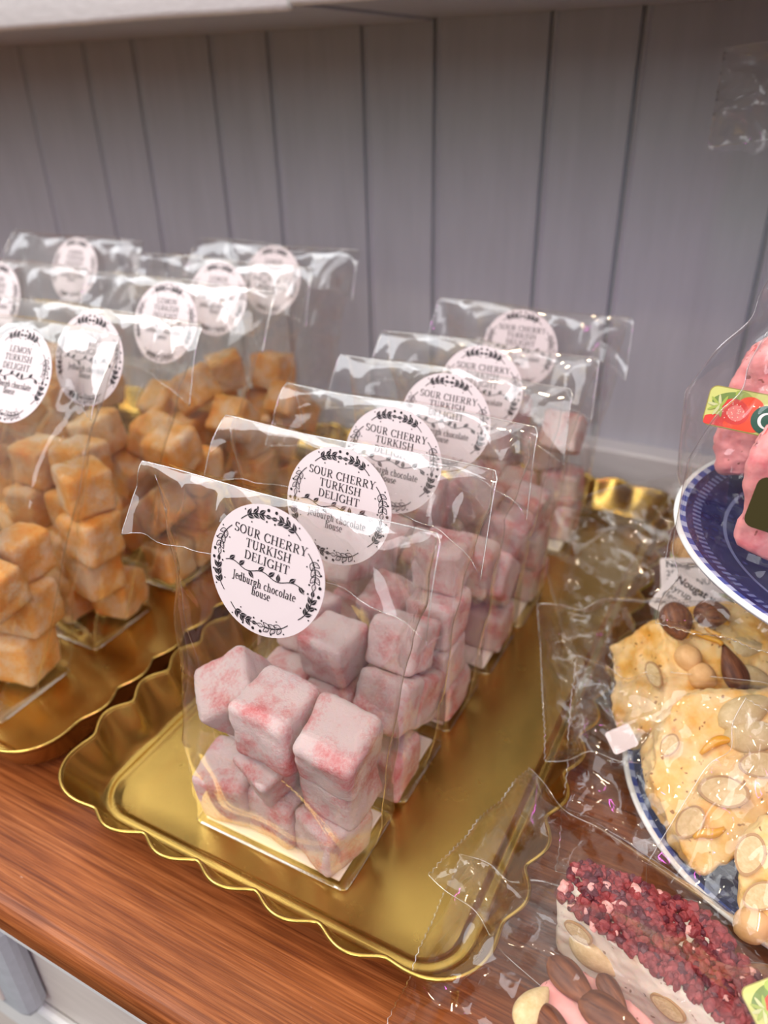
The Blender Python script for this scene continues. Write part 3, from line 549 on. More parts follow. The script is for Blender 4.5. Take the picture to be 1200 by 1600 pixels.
PILES_LEMON = [[(-0.0304,-0.0048,0.0142,-0,0,-0.26,0.028,0.0272,0.0285),(-0.0009,-0.0079,0.0145,0,-0,-0.1,0.0266,0.0268,0.0291),(0.0295,0.0092,0.0147,-0,-0,0.17,0.0284,0.0285,0.0294),(-0.0353,-0.0164,0.0432,0,-0,-0,0.0271,0.0272,0.0294),(-0.0013,-0.0047,0.0432,-0,-0,0.56,0.0272,0.027,0.0283),(0.029,0.0121,0.044,0,-0,0.16,0.0296,0.028,0.0293),(-0.023,0.0118,0.0689,-0.22,-0.08,-0.12,0.0276,0.0281,0.0263),(0.0019,-0.0135,0.0904,0.19,-0.59,-0.08,0.029,0.0271,0.0288),(0.0331,-0.0134,0.0699,0.22,0.05,-0.05,0.0296,0.0266,0.0271),(-0.032,-0.0105,0.0933,0.6,-0.17,0,0.0277,0.0275,0.0289),(-0.0074,-0.0136,0.1189,0.17,-0.58,-0.04,0.0285,0.0281,0.028),(0.0199,0.0166,0.0724,0,-0,-0,0.0265,0.0268,0.0274)],
 [(-0.0321,-0.0133,0.0134,0,0,0.21,0.0271,0.028,0.0269),(-0.0023,0.0037,0.0142,0,0,-0.04,0.0288,0.0282,0.0284),(0.0296,-0.0075,0.014,-0,0,-0.59,0.0264,0.0272,0.0279),(-0.0304,0.0066,0.0422,0.01,-0.05,-0.19,0.0289,0.027,0.0289),(0.0019,-0.007,0.0427,0.04,0.01,-0.33,0.0291,0.0291,0.0283),(0.0336,-0.0127,0.0413,0,0,-0.13,0.027,0.0295,0.0267),(-0.0337,0.0106,0.0713,-0,-0.05,-0.01,0.0289,0.0285,0.0296),(-0.0033,-0.0088,0.0716,0.04,-0,-0.03,0.0281,0.0291,0.0294),(0.0348,-0.0071,0.0687,-1.57,0,-0.01,0.0283,0.0282,0.0292),(-0.0272,0.0089,0.1006,0.02,-0.05,-0.39,0.0279,0.0281,0.0283),(0.0014,-0.0151,0.1005,0.04,-0,-0.03,0.0285,0.0277,0.029),(0.0346,-0.0118,0.0968,0,0,0,0.0288,0.0282,0.028)],
 [(-0.03,-0.0055,0.0133,-1.57,-0,-2.77,0.0296,0.0265,0.0288),(0.0332,-0.0136,0.0137,-0,0,-0.06,0.0277,0.0269,0.0275),(0.035,0.0147,0.0145,-0,0,-0.03,0.0271,0.0272,0.0289),(-0.0314,0.0122,0.0406,-0,-0,-0.26,0.0286,0.0293,0.0281),(0.0034,-0.0089,0.0327,-0.33,-0.65,0.49,0.0287,0.029,0.0285),(0.0341,0.0164,0.0424,0,0,0.01,0.0269,0.0267,0.0269),(-0.0112,-0.0015,0.0666,1.58,0.41,-0.25,0.0288,0.0289,0.0268),(0.0327,0.0155,0.0704,0,0,0.01,0.0271,0.0286,0.0292),(0.0291,-0.0148,0.0539,-0.06,0.86,-0.05,0.0268,0.0288,0.0294),(-0.0323,-0.0142,0.098,0.12,-0.19,-0.02,0.0284,0.028,0.0286),(0.0012,0.007,0.0931,-3.01,0.39,0.08,0.0286,0.0297,0.0274),(0.0346,-0.0124,0.0969,1.81,0,0,0.0289,0.0293,0.0292)],
 [(-0.0301,-0.0119,0.0139,-0,-0,0.07,0.0284,0.0293,0.0279),(0.0069,-0.0166,0.0148,-0,0,-0,0.0264,0.0269,0.0297),(0.0354,-0.0025,0.0183,0.43,-0,0,0.0271,0.0268,0.028),(-0.0349,-0.0157,0.0417,0,-0,0,0.0266,0.0286,0.0277),(0.0015,0.0102,0.0379,0,0.69,1.57,0.0271,0.0275,0.0295),(0.0347,0.0119,0.0481,-0.4,-0,-0,0.0279,0.0277,0.0274),(-0.0278,-0.015,0.0695,0,0,-0.06,0.0285,0.0285,0.0279),(0.0057,-0.0109,0.0554,-0.69,0,-0,0.0277,0.0276,0.0266),(0.0351,-0.0099,0.0704,0.94,-0,0,0.027,0.0294,0.0284),(-0.0332,0.0105,0.0921,0.82,0.05,-0,0.0295,0.0274,0.0277),(0.0067,0.0149,0.0765,-0.11,0,-0,0.0276,0.0272,0.0287),(0.0355,0.0096,0.0926,-0.63,-0,0,0.0269,0.0291,0.0294),(0.0027,0.0124,0.111,-0.94,0.11,1.45,0.0278,0.0281,0.0279)],
 [(-0.0327,0.0133,0.0141,0,-0,-0.08,0.0294,0.0268,0.0282),(-0.0013,0.011,0.0144,0,0,-0.18,0.0294,0.0293,0.0288),(0.0254,-0.0076,0.0134,-0,0,-0.21,0.0294,0.0272,0.0268),(-0.0328,0.0089,0.0417,0,-0,-0.2,0.0264,0.0272,0.0271),(-0.0047,-0.0143,0.0415,0.14,-0.03,0,0.0287,0.0278,0.0283),(0.0251,-0.0106,0.0462,0.92,0,-0,0.0275,0.0276,0.0278),(-0.0315,-0.0141,0.0692,0.14,-0.07,-0.02,0.0273,0.0275,0.0289),(-0.0015,0.0107,0.0651,-0.61,-0.03,0,0.0296,0.028,0.0275),(0.0329,0.0106,0.0648,0.92,0,-0,0.0284,0.0276,0.0277),(-0.0284,-0.0085,0.0995,0.04,-0.15,0.83,0.0281,0.0275,0.029),(0.0047,0.0135,0.0983,-0.18,-0.03,0,0.0289,0.0282,0.0294),(0.0356,-0.0104,0.0837,0.92,-0,0,0.0267,0.0269,0.0287)],
 [(-0.0353,0.0152,0.0134,0,0,0,0.0266,0.0295,0.0268),(0.0047,-0.012,0.0141,-0,0,-0.01,0.0296,0.0285,0.0281),(0.0347,0.0041,0.0135,0,-0,0,0.0284,0.0265,0.0271),(-0.0325,-0.0165,0.0144,0,0,-0,0.0288,0.027,0.0289),(-0.0019,0.0135,0.0394,-1.57,0.23,1.57,0.0275,0.027,0.0279),(0.031,0.0151,0.0412,-0.07,0,0.01,0.0287,0.0277,0.0279),(-0.031,-0.0148,0.0425,-0,0,-0.04,0.0287,0.0273,0.0272),(-0.0004,-0.0165,0.0422,0,-0,-0,0.0267,0.0271,0.0282),(0.0295,0.0145,0.0696,-0.07,0,0.05,0.0275,0.0277,0.0287),(-0.0349,-0.0099,0.076,-0.63,0,0,0.0281,0.0295,0.0277),(0.001,0.0129,0.0681,-0.23,0.01,0.03,0.0287,0.0278,0.0285),(0.0329,0.0153,0.0974,-0.07,-0,0,0.0285,0.0277,0.0267),(-0.0315,0.01,0.0968,-0.63,0,0,0.029,0.0279,0.0295)],
 [(-0.0243,0.0157,0.014,-0,-0,-0.01,0.0296,0.0282,0.0279),(0.0056,0.0041,0.0148,0,0,-0.29,0.0265,0.0285,0.0297),(0.0357,0.0012,0.0147,0,0,0,0.0264,0.0268,0.0294),(-0.0311,-0.0041,0.0405,0.2,-0,-0,0.0286,0.0265,0.027),(-0.0022,0.0072,0.0428,-0,-0,0.02,0.0286,0.0283,0.0263),(0.0331,-0.0055,0.0435,0,0.01,0.1,0.029,0.027,0.0279),(-0.0355,-0.0158,0.0684,0.04,-0,-0,0.0264,0.0273,0.0283),(-0.0078,-0.016,0.0696,0.06,0,0,0.028,0.0265,0.0283),(0.0236,0.0158,0.0707,-0.04,0.01,0,0.0288,0.0273,0.027),(-0.0266,0.0101,0.092,-0.63,-0.04,0,0.0268,0.0285,0.0285),(0.0113,0.0105,0.1094,1.67,-0.88,-1.65,0.0287,0.0268,0.0283),(0.0222,-0.0106,0.0922,0.68,0.01,0,0.0292,0.0271,0.0283)]]
FRONT_PILE = [(-.0275, -.0075, .0160, .06, -.06, .15, .029, .029, .031), (-.0005, -.0045, .0140, 0, 0, -.12, .027, .028, .027), (.0275, -.0075, .0138, 0, .05, -.28, .0265, .027, .027),
 (-.0015, -.0105, .0415, .35, .30, -.35, .022, .022, .024), (.0300, -.0020, .0405, .1, 0, -.05, .027, .028, .028), (-.003, .0145, .0410, .1, 0, .3, .024, .021, .024),
 (-.0235, -.0005, .0690, .35, -.55, .55, .0285, .0285, .029), (.0035, -.0075, .0705, .12, .03, -.10, .0305, .030, .031), (.0345, -.0085, .0690, .35, .12, .05, .0285, .029, .031), (-.0255, .0110, .0440, .2, .1, -.1, .024, .024, .022)]
FRONT_LABELS = ['pink cube at the lower left corner of the frontmost cherry bag', 'pink cube in the bottom row of the front cherry bag, left of its lowest cube',
 'lowest pink cube by the right front corner of the front cherry bag', 'small pink cube in the very middle of the front cherry bag', 'pink cube behind and below the upper right cube of the front cherry bag',
 'small pink cube hidden at the back of the front cherry bag', 'large tilted pink cube at the upper left of the front cherry bag', 'large upright pink cube at the top centre of the front cherry bag',
 'big pink cube at the upper right of the front cherry bag', 'pink cube wedged beneath the tilted upper left cube in the front cherry bag']
TZ = .0048
GC = 'sour cherry bags in a row on the middle gold tray'; GL = 'lemon bags on the left gold tray'
# (top y, label dx, label turn, bottom x, lean)
CB = [(.207, .004, .085, -.165, .004, 'frontmost clear bag of pink cubes with a sour cherry label'),
      (.262, .002, .05, -.163, .004, 'second clear sour cherry bag from the front of the middle row'),
      (.312, .002, .05, -.163, .0, 'third clear sour cherry bag from the front of the middle row'),
      (.366, .005, .03, -.160, .0, 'fourth clear sour cherry bag, three from the wall in the middle row'),
      (.418, .004, .0, -.158, .0, 'fifth clear sour cherry bag, next to last before the wall'),
      (.503, -.002, .0, -.158, -.012, 'rearmost clear sour cherry bag, nearest the boarded wall')]
ORD = ['frontmost', 'second', 'third', 'fourth', 'fifth', 'rearmost']
for i, (ty, dx, rt, bx, ln, lab) in enumerate(CB):
    pos = (bx, ty-ln, TZ); top = (-.157, ty)
    gusset_bag('cellophane_bag', lab, GC, pos, .086, .047, .180, top, LAB_CHERRY, dx, rt, 11+i)
    if i == 0: pile(FRONT_PILE, pos, CH, None, 'pink cubes in the frontmost sour cherry bag', 0, FRONT_LABELS)
    else: pile(PILES_CHERRY[i-1], pos, CH, 'powdered pink cube inside the %s sour cherry bag of the row' % ORD[i], 'pink cubes in the %s sour cherry bag' % ORD[i], (0, PI)[i % 2])
LB = [(-.400, .206, -.377, .279, .022, 0, 'large lemon bag nearest the front at the left edge, label half cut off'),
      (-.400, .278, -.352, .312, .014, 0, 'second lemon bag, right behind the nearest one, orange cubes showing'),
      (-.398, .352, -.357, .388, .006, 0, 'third lemon bag in the column, label above the orange heap'),
      (-.397, .424, -.371, .452, .008, 0, 'fourth lemon bag in the column beside the sour cherry row'),
      (-.395, .492, -.371, .516, .010, 0, 'rearmost lemon bag on the right, wide top against the wall boards'),
      (-.553, .352, -.518, .390, .002, 0, 'lemon bag at the far left edge in the second column'),
      (-.570, .444, -.556, .486, .014, 0, 'rearmost lemon bag at the far left beneath the leftmost wall boards')]
LORD = ['nearest', 'second', 'third', 'fourth', 'rearmost right', 'far left edge', 'rearmost far left']
for i, (bx, by, tx, ty, dx, rt, lab) in enumerate(LB):
    pos = (bx, by, TZ)
    gusset_bag('cellophane_bag', lab, GL, pos, .100, .052, .205, (tx, ty), LAB_LEMON, dx, rt, 31+i)
    pile(PILES_LEMON[i], pos, LE, 'powdered orange cube inside the %s lemon bag' % LORD[i], 'orange cubes in the %s lemon bag' % LORD[i], (0, PI)[i % 2], None, ((tx-bx)/.205*.6, (ty-by)/.205*.6))
# ------------------------------------------------------------------ tiered cake stand of blue and white plates
def china(R):
    M = Mat('blue_patterned_china'); M.bsdf((.8, .8, .8), .22, 0, Specular_IOR_Level=.35)
    co = M.n('TexCoord'); sp = M.n('SeparateXYZ'); M.t.links.new(co.outputs['Object'], sp.inputs[0])
    ln = M.n('VectorMath', operation='LENGTH'); cx = M.n('CombineXYZ'); M.t.links.new(sp.outputs[0], cx.inputs[0]); M.t.links.new(sp.outputs[1], cx.inputs[1]); M.l(cx, ln)
    an = M.n('Math', operation='ARCTAN2'); M.t.links.new(sp.outputs[1], an.inputs[0]); M.t.links.new(sp.outputs[0], an.inputs[1])
    rr = M.n('Math', operation='DIVIDE'); M.t.links.new(ln.outputs['Value'], rr.inputs[0]); rr.inputs[1].default_value = R
    def band(a, b):
        x = M.n('Math', operation='GREATER_THAN'); M.l(rr, x); x.inputs[1].default_value = a
        y = M.n('Math', operation='LESS_THAN'); M.l(rr, y); y.inputs[1].default_value = b
        z = M.n('Math', operation='MULTIPLY'); M.l(x, z); M.l(y, z, 0, 1); return z
    def sinw(k, off=0):
        m = M.n('Math', operation='MULTIPLY_ADD'); M.l(an, m); m.inputs[1].default_value = k; m.inputs[2].default_value = off
        s = M.n('Math', operation='SINE'); M.l(m, s); return s
    navy, blue, white = (.018, .022, .10, 1), (.05, .08, .30, 1), (.80, .81, .80, 1)
    nz = M.noise(co, 260, 4); M.t.links.new(co.outputs['Object'], nz.inputs['Vector'])
    vo = M.n('TexVoronoi'); vo.inputs['Scale'].default_value = 170; M.t.links.new(co.outputs['Object'], vo.inputs['Vector'])
    body = M.ramp(vo, [(.0, (.10, .11, .24)), (.12, (.03, .035, .13)), (.35, (.012, .014, .07)), (.9, (.02, .024, .10))])
    # lattice bands of fine strokes
    s1 = sinw(150); m1 = M.n('MixRGB'); g1 = M.n('Math', operation='GREATER_THAN'); M.l(s1, g1); g1.inputs[1].default_value = .1
    M.l(g1, m1); m1.inputs[1].default_value = navy; m1.inputs[2].default_value = (.12, .14, .28, 1)
    a1 = M.n('MixRGB'); M.l(band(.885, .92), a1); M.l(body, a1, 0, 1); M.l(m1, a1, 0, 2)
    a2 = M.n('MixRGB'); M.l(band(.775, .79), a2); M.l(a1, a2, 0, 1); a2.inputs[2].default_value = (.14, .16, .30, 1)
    a3 = M.n('MixRGB'); M.l(band(.60, .625), a3); M.l(a2, a3, 0, 1); a3.inputs[2].default_value = (.18, .2, .36, 1)
    s2 = sinw(64); g2 = M.n('Math', operation='GREATER_THAN'); M.l(s2, g2); g2.inputs[1].default_value = -.2
    m2 = M.n('MixRGB'); M.l(g2, m2); m2.inputs[1].default_value = (.34, .38, .56, 1); m2.inputs[2].default_value = blue
    a4 = M.n('MixRGB'); M.l(band(.950, .976), a4); M.l(a3, a4, 0, 1); M.l(m2, a4, 0, 2)
    a5 = M.n('MixRGB'); M.l(band(.976, 1.4), a5); M.l(a4, a5, 0, 1); a5.inputs[2].default_value = white
    # underside is white glaze with a blue wash
    zz = M.n('Math', operation='LESS_THAN'); gm = M.n('NewGeometry'); sg = M.n('SeparateXYZ'); M.t.links.new(co.outputs['Normal'], sg.inputs[0])
    M.t.links.new(sg.outputs[2], zz.inputs[0]); zz.inputs[1].default_value = -.05
    a6 = M.n('MixRGB'); M.l(zz, a6); M.l(a5, a6, 0, 1); a6.inputs[2].default_value = (.42, .45, .55, 1)
    M.setc(a6); return M.m
steel_m = plain('polished_steel', (.7, .7, .7), .15, 1.0)
AX = (.072, .338)
st = thing('cake_stand', 'two tier cake stand of navy and white patterned china plates at the right', 'cake stand', (AX[0], AX[1], .0005))
def plate_mesh(R):
    k = R/.106
    pr = [(0, .0045), (.055, .0045), (.066, .0055), (.080, .0095), (.094, .0140), (.1040, .0172), (.1056, .0172), (.1060, .0163), (.1052, .0150), (.095, .0108), (.080, .0060), (.066, .0025), (.058, .0015), (.056, 0), (.050, 0), (.048, .0015), (0, .0015)]
    v, f = lathe_vf([(r*k, z) for r, z in pr], 128); return mesh('plate', v, f, china(R))
link('lower_plate', plate_mesh(.1055), st, (0, -.008, 0)); link('upper_plate', plate_mesh(.1025), st, (0, 0, .1340))
v, f = lathe_vf([(0, .001), (.010, .001), (.010, .006), (.005, .012), (.004, .06), (.006, .065), (.004, .07), (.004, .122), (.009, .128), (.009, .134), (.004, .14), (.0035, .2), (.006, .205), (0, .212)], 24)
link('pole', mesh('pole', v, f, steel_m), st)

# ------------------------------------------------------------------ wrapped nougat slices
def nougat_mat(name, base, c2, c3, bst=.5):
    M = Mat(name); M.bsdf(base, .55, 0, Subsurface_Weight=.25, Subsurface_Scale=.003)
    co = M.coord((1, 1, 1)); n1 = M.noise(co, 60, 4); n2 = M.noise(co, 230, 4); n3 = M.noise(co, 330, 1)
    r1 = M.ramp(n1, [(.42, base), (.56, c2), (.68, c3)])
    r3 = M.ramp(n3, [(.27, (.30, .16, .08)), (.31, (1, 1, 1))])
    mx = M.n('MixRGB', blend_type='MULTIPLY'); mx.inputs[0].default_value = .8; M.l(r1, mx, 0, 1); M.l(r3, mx, 0, 2); M.setc(mx)
    M.setn(M.bump(n2, bst, .0009)); return M.m
cream_n = nougat_mat('cream_nougat', (.80, .57, .27), (.79, .47, .14), (.71, .33, .04))
white_n = nougat_mat('white_nougat', (.82, .74, .64), (.80, .70, .58), (.76, .60, .44), .3)
pink_n = nougat_mat('strawberry_nougat', (.86, .33, .33), (.86, .36, .36), (.74, .20, .22), .4)
green_n = nougat_mat('pistachio_nougat', (.52, .66, .42), (.58, .68, .44), (.66, .62, .38))
rosy_n = nougat_mat('rosy_nougat', (.82, .38, .34), (.84, .42, .38), (.80, .36, .32), .2)
def skin(name, a, b, sc=(300, 300, 25)):
    M = Mat(name); M.bsdf(a, .58); co = M.coord(sc); n = M.noise(co, 2.2, 4); r = M.ramp(n, [(.3, a), (.7, b)]); M.setc(r); M.setn(M.bump(n, .6, .0008)); return M.m
almond_m = skin('almond_skin', (.06, .015, .007), (.27, .095, .036), (210, 210, 16)); hazel_m = skin('hazelnut', (.62, .34, .13), (.74, .46, .21), (60, 60, 60))
cut_m = skin('cut_almond', (.56, .40, .18), (.70, .54, .30), (200, 200, 200)); rim_m = plain('almond_rim', (.42, .25, .11), .6)
peel_m = plain('candied_peel', (.72, .36, .04), .25, 0, Subsurface_Weight=.3, Subsurface_Scale=.003)
berry_m = skin('dried_berry', (.15, .012, .018), (.34, .05, .05), (150, 150, 150)); berry2_m = plain('berry_dark', (.10, .012, .022), .5)

def nut_mesh(name, mat, ln, wd, th, point):
    V = []; F = []; n = 20; m = 16
    for j in range(m+1):
        t = j/m; z = (t-.5)*ln; r = math.sin(PI*t)**.62*(1-point*(t-.35)) if 0 < j < m else .0
        for i in range(n):
            a = 2*PI*i/n; w = 1+.03*noise.noise(Vector((math.cos(a)*2, math.sin(a)*2, t*3)))
            V.append((r*wd/2*w*math.cos(a), r*th/2*w*math.sin(a), z))
    for j in range(m):
        for i in range(n): F.append((j*n+i, j*n+(i+1) % n, (j+1)*n+(i+1) % n, (j+1)*n+i))
    return mesh(name, V, F, mat)
ALM = nut_mesh('almond', almond_m, .0215, .0112, .0075, 1.0); HAZ = nut_mesh('hazelnut', hazel_m, .0135, .0125, .012, .2); DHZ = nut_mesh('skinned_hazelnut', almond_m, .0165, .0135, .012, .35)
BLA = nut_mesh('blanched_almond', cut_m, .018, .0105, .007, .6)
def slice_mesh():
    V = []; F = []; fm = []; n = 28
    def ring(s, z, k=0): return [(s*.009*math.cos(2*PI*i/n)*(1+.06*math.sin(2*2*PI*i/n+1)), s*.006*math.sin(2*PI*i/n)*(1+.07*math.cos(2*PI*i/n)), z) for i in range(n)]
    for s, z in ((1.0, -.0012), (1.0, .0003), (.90, .0004), (.86, .0003)): V += ring(s, z)
    for j in range(3):
        for i in range(n): F.append((j*n+i, j*n+(i+1) % n, (j+1)*n+(i+1) % n, (j+1)*n+i)); fm.append(1)
    F.append(tuple(range(3*n, 4*n))); fm.append(0); return mesh('almond_slice', V, F, [cut_m, rim_m], fm, smooth=False)
SLI = slice_mesh()

def basis(a, n):
    n = Vector(n).normalized(); a = Vector(a); a = (a-n*a.dot(n)).normalized(); return a, n.cross(a), n
def slab(root, name, outline, vec, mat, seed=0, bev=.003, amp=.0011):
    bm = bmesh.new(); vs_ = [bm.verts.new(Vector(p)-root.location) for p in outline]; f = bm.faces.new(vs_)
    r = bmesh.ops.extrude_face_region(bm, geom=[f])
    for v in [g for g in r['geom'] if isinstance(g, bmesh.types.BMVert)]: v.co += Vector(vec)
    bmesh.ops.recalc_face_normals(bm, faces=bm.faces[:])
    bmesh.ops.bevel(bm, geom=bm.edges[:], offset=bev, segments=3, profile=.5, affect='EDGES')
    bmesh.ops.triangulate(bm, faces=bm.faces[:])
    for _ in range(6):
        es = [e for e in bm.edges if e.calc_length() > .0028]
        if not es: break
        bmesh.ops.subdivide_edges(bm, edges=es, cuts=1); bmesh.ops.triangulate(bm, faces=[q for q in bm.faces if len(q.verts) > 3])
    bm.normal_update(); o = Vector((seed*3.1, seed, -seed))
    mv = [(v, v.normal*(amp*1.3*noise.noise(v.co*70+o)+amp*.9*noise.noise(v.co*190+o)+amp*.45*noise.noise(v.co*420+o))) for v in bm.verts]
    for v, d in mv: v.co += d
    return link(name, bm_mesh(name, bm, mat), root)
def stick(root, name, me, pos, a, n, sc=1, flat=True, roll=0):
    """a nut lying on a face: its long axis (local z) along a, pressed along n"""
    a, b, n = basis(a, n)
    R = Matrix((b, n, a)).transposed() if flat else Matrix((a, b, n)).transposed()
    o = link(name, me, root); o.matrix_basis = Matrix.Translation(Vector(pos)-root.location) @ R.to_4x4(); o.scale = (sc, sc, sc) if not isinstance(sc, tuple) else sc
    return o
def sm(x, u0, p=.6): return np.clip((1-np.abs(x))/(1-u0), 0, 1)**p
def pouch(root, O, a, n, L, Wd, H, u0=.55, v0=.7, seed=0, crk=26, amp=.0022, bow=.004, skew=(0, 0), teeth=True, pinch=.12, taper=0, name='wrapper'):
    a, b, n = basis(a, n); rs = np.random.RandomState(seed+500); nu, nv = 84, 56
    U, V_ = np.meshgrid(np.linspace(-1, 1, nu), np.linspace(-1, 1, nv), indexing='ij')
    h = H*sm(U, u0)*sm(V_, v0)
    loose = np.clip((np.abs(U)-u0*.85)/(1-u0*.85), 0, 1)
    mid = waves(U*L/2, V_*Wd/2, rs, 5, .006, (25, 80))*loose+bow*np.sin(U*2.2+rs.uniform(0, 6))*loose+skew[0]*np.clip(-U-u0, 0, 1)*L+skew[1]*np.clip(U-u0, 0, 1)*L
    wdt = (1-pinch*np.exp(-((np.abs(U)-u0-.12)/.12)**2))*(1-taper*np.clip((U-.15)/.85, 0, 1))
    Vs = []; Fs = []
    for sgn in (1, -1):
        D = creases(U*L/2, V_*Wd/2, rs, crk, amp, (.003, .010), (.02, .06))+waves(U*L/2, V_*Wd/2, rs, 6, amp*.7, (50, 130))+facets(U*L/2, V_*Wd/2, rs, 5, amp*.62)
        edge = np.clip((1-np.abs(V_))*12, 0, 1)
        uu = U+0*U
        if teeth: uu = np.where(np.abs(U) > .999, U*(1+.006*np.where(np.arange(nv)[None, :] % 2, 1, -1)), U)
        out = sgn*(h/2+.0004)+D*edge*(.35+.65*np.clip(loose*1.5+.25, 0, 1))*(1 if sgn > 0 else .7)+mid
        P = np.array(O)[None, None, :]+uu[..., None]*L/2*np.array(a)+(V_*wdt)[..., None]*Wd/2*np.array(b)+out[..., None]*np.array(n)-np.array(root.location)
        k = len(Vs); Vs += [tuple(p) for p in P.reshape(-1, 3)]
        for i in range(nu-1):
            for j in range(nv-1):
                q = (k+i*nv+j, k+(i+1)*nv+j, k+(i+1)*nv+j+1, k+i*nv+j+1); Fs.append(q if sgn > 0 else q[::-1])
    w_ = link(name, mesh(name, Vs, Fs, film2_m), root)
    idx = [j for j in range(nv)]+[i*nv+nv-1 for i in range(1, nu)]+[(nu-1)*nv+j for j in range(nv-2, -1, -1)]+[i*nv for i in range(nu-2, 0, -1)]
    v, f = tube_vf([Vs[i] for i in idx], .00019, 5, True); link('wrapper_edge', mesh('wrapper_edge', v, f, seam_m), w_)
    return w_
def font_mesh(txt, size, bold=0):
    c = bpy.data.curves.new('txt', 'FONT'); c.body = txt; c.size = size; c.offset = bold; c.resolution_u = 4
    o = bpy.data.objects.new('txt', c); S.collection.objects.link(o); dg_ = bpy.context.evaluated_depsgraph_get()
    m = bpy.data.meshes.new_from_object(o.evaluated_get(dg_)); bpy.data.objects.remove(o)
    V = [tuple(v.co) for v in m.vertices]; F = [tuple(p.vertices) for p in m.polygons]; bpy.data.meshes.remove(m); return V, F
def sticker(root, o, a, n, w, h, lines, name='sticker', r=.0015):
    """white printed sticker: o top-left corner, a along its top edge"""
    a, b, n = basis(a, n); V = []; F = []; fm = []
    out = [(w-r+r*math.sin(t), -r+r*math.cos(t)) for t in np.linspace(0, PI/2, 5)]+[(w-r+r*math.cos(t), -h+r-r*math.sin(t)) for t in np.linspace(0, PI/2, 5)]+[(r-r*math.sin(t), -h+r-r*math.cos(t)) for t in np.linspace(0, PI/2, 5)]+[(r-r*math.cos(t), -r+r*math.sin(t)) for t in np.linspace(0, PI/2, 5)]
    N = len(out)
    for z in (.0001, -.0001): V += [(x, y, z) for x, y in out]
    F.append(tuple(range(N))[::-1]); F.append(tuple(range(N, 2*N))); F += [(i, (i+1) % N, N+(i+1) % N, N+i) for i in range(N)]; fm += [0]*len(F)
    for x, y, sz, bold, t in lines:
        v, f = font_mesh(t, sz, bold); k = len(V); V += [(p[0]+x, p[1]-y, .0002) for p in v]; F += [tuple(k+i for i in q) for q in f]; fm += [1]*len(f)
    me = mesh(name, V, F, [sticker_m, ink_m], fm, smooth=False)
    ob = link(name, me, root); ob.matrix_basis = Matrix.Translation(Vector(o)-root.location) @ Matrix((a, b, n)).transposed().to_4x4(); return ob
GN = 'wrapped nougat slices on and around the cake stand'
def nice(p, dz=0): return (p[0], p[1], dz)
def wrapped(label, base): return thing('wrapped_nougat', label, 'nougat', base, (0, 0, 0), GN)

# pale green slice behind the stand with skinned hazelnuts
t = wrapped('pale green nougat slice with hazelnuts, wrapped, behind the lower plate by the gold tray', (-.01, .45, .0005))
slab(t, 'slab', [(-.040, .432, .052), (.016, .432, .052), (.020, .462, .056), (-.036, .466, .056)], (0, .004, -.049), green_n, 3)
for x, y, z, r in ((-.024, .440, .060, .3), (-.006, .437, .062, 1.2), (.010, .445, .062, 2), (-.012, .455, .063, .8), (-.032, .452, .058, 2.2)):
    stick(t, 'hazelnut', HAZ, (x, y, z), (math.cos(r), math.sin(r), .2), (0, -.5, .8), 1.15)
n0 = (0, -.55, .83)
sticker(t, at(1031, 872, .074), at(1130, 879, .074)-at(1031, 872, .074), n0, .040, .022, [(.003, .0060, .0058, .00012, 'Nougat  with'), (.003, .0115, .0052, 0, '25'), (.003, .0165, .0052, 0, 'HAZELNUTS')])
pouch(t, at(985, 862, .050)+Vector((0, 0, 0)), CR*.9+Vector((0, .1, .12)), (0, -.62, .78), .110, .095, .036, .30, .55, 1, 14, .0026, .004, pinch=.05)

# cream slice with whole nuts
n1 = Vector((.22, -.45, .86)).normalized(); p1 = at(1036, 1040, .068)
o1 = [onp(x, y, p1, n1) for x, y in ((1032, 962), (1060, 948), (1120, 940), (1215, 948), (1262, 1000), (1250, 1085), (1180, 1110), (1110, 1132), (1048, 1126), (1040, 1080), (1036, 1020))]
t = wrapped('cream nougat slice with dark whole nuts, wrapped, right beneath the upper plate rim', (.03, .335, .018))
v1 = at(957, 1022, .034)-at(1034, 975, .066)
slab(t, 'slab', o1, v1, cream_n, 5, .0024, .0018)
u1 = Vector((1, 0, 0))
stick(t, 'skinned_hazelnut', DHZ, onp(1054, 974, p1, n1)+n1*.003, (.35, -.6, .2), n1, 1.25)
stick(t, 'skinned_hazelnut', DHZ, onp(1109, 963, p1, n1)+n1*.003, (.9, .3, .2), n1, 1.12)
stick(t, 'almond', ALM, onp(1142, 1046, p1, n1)+n1*.0025, (-.45, .6, .4), n1, 1.2)
stick(t, 'hazelnut', HAZ, onp(1074, 1030, p1, n1)+n1*.001, (.3, -.6, .2), n1, 1.1)
stick(t, 'hazelnut', HAZ, onp(1096, 1058, p1, n1)+n1*.001, (.9, -.3, .2), n1, 1.1)
stick(t, 'blanched_almond', BLA, onp(1166, 1010, p1, n1)-n1*.001, (.9, .4, .2), n1, 1.1)
stick(t, 'blanched_almond', BLA, onp(1182, 1062, p1, n1), (.9, -.2, .2), n1, 1.2)
e1 = (o1[0]-o1[-4]).normalized(); nl = v1.cross(e1).normalized(); nl = nl if nl.z > 0 else -nl
pc = onp(1024, 1054, o1[-2]+v1*.3+nl*.0008, nl)
stick(t, 'almond_slice', SLI, pc+nl*.0012, e1, nl, .72, False)
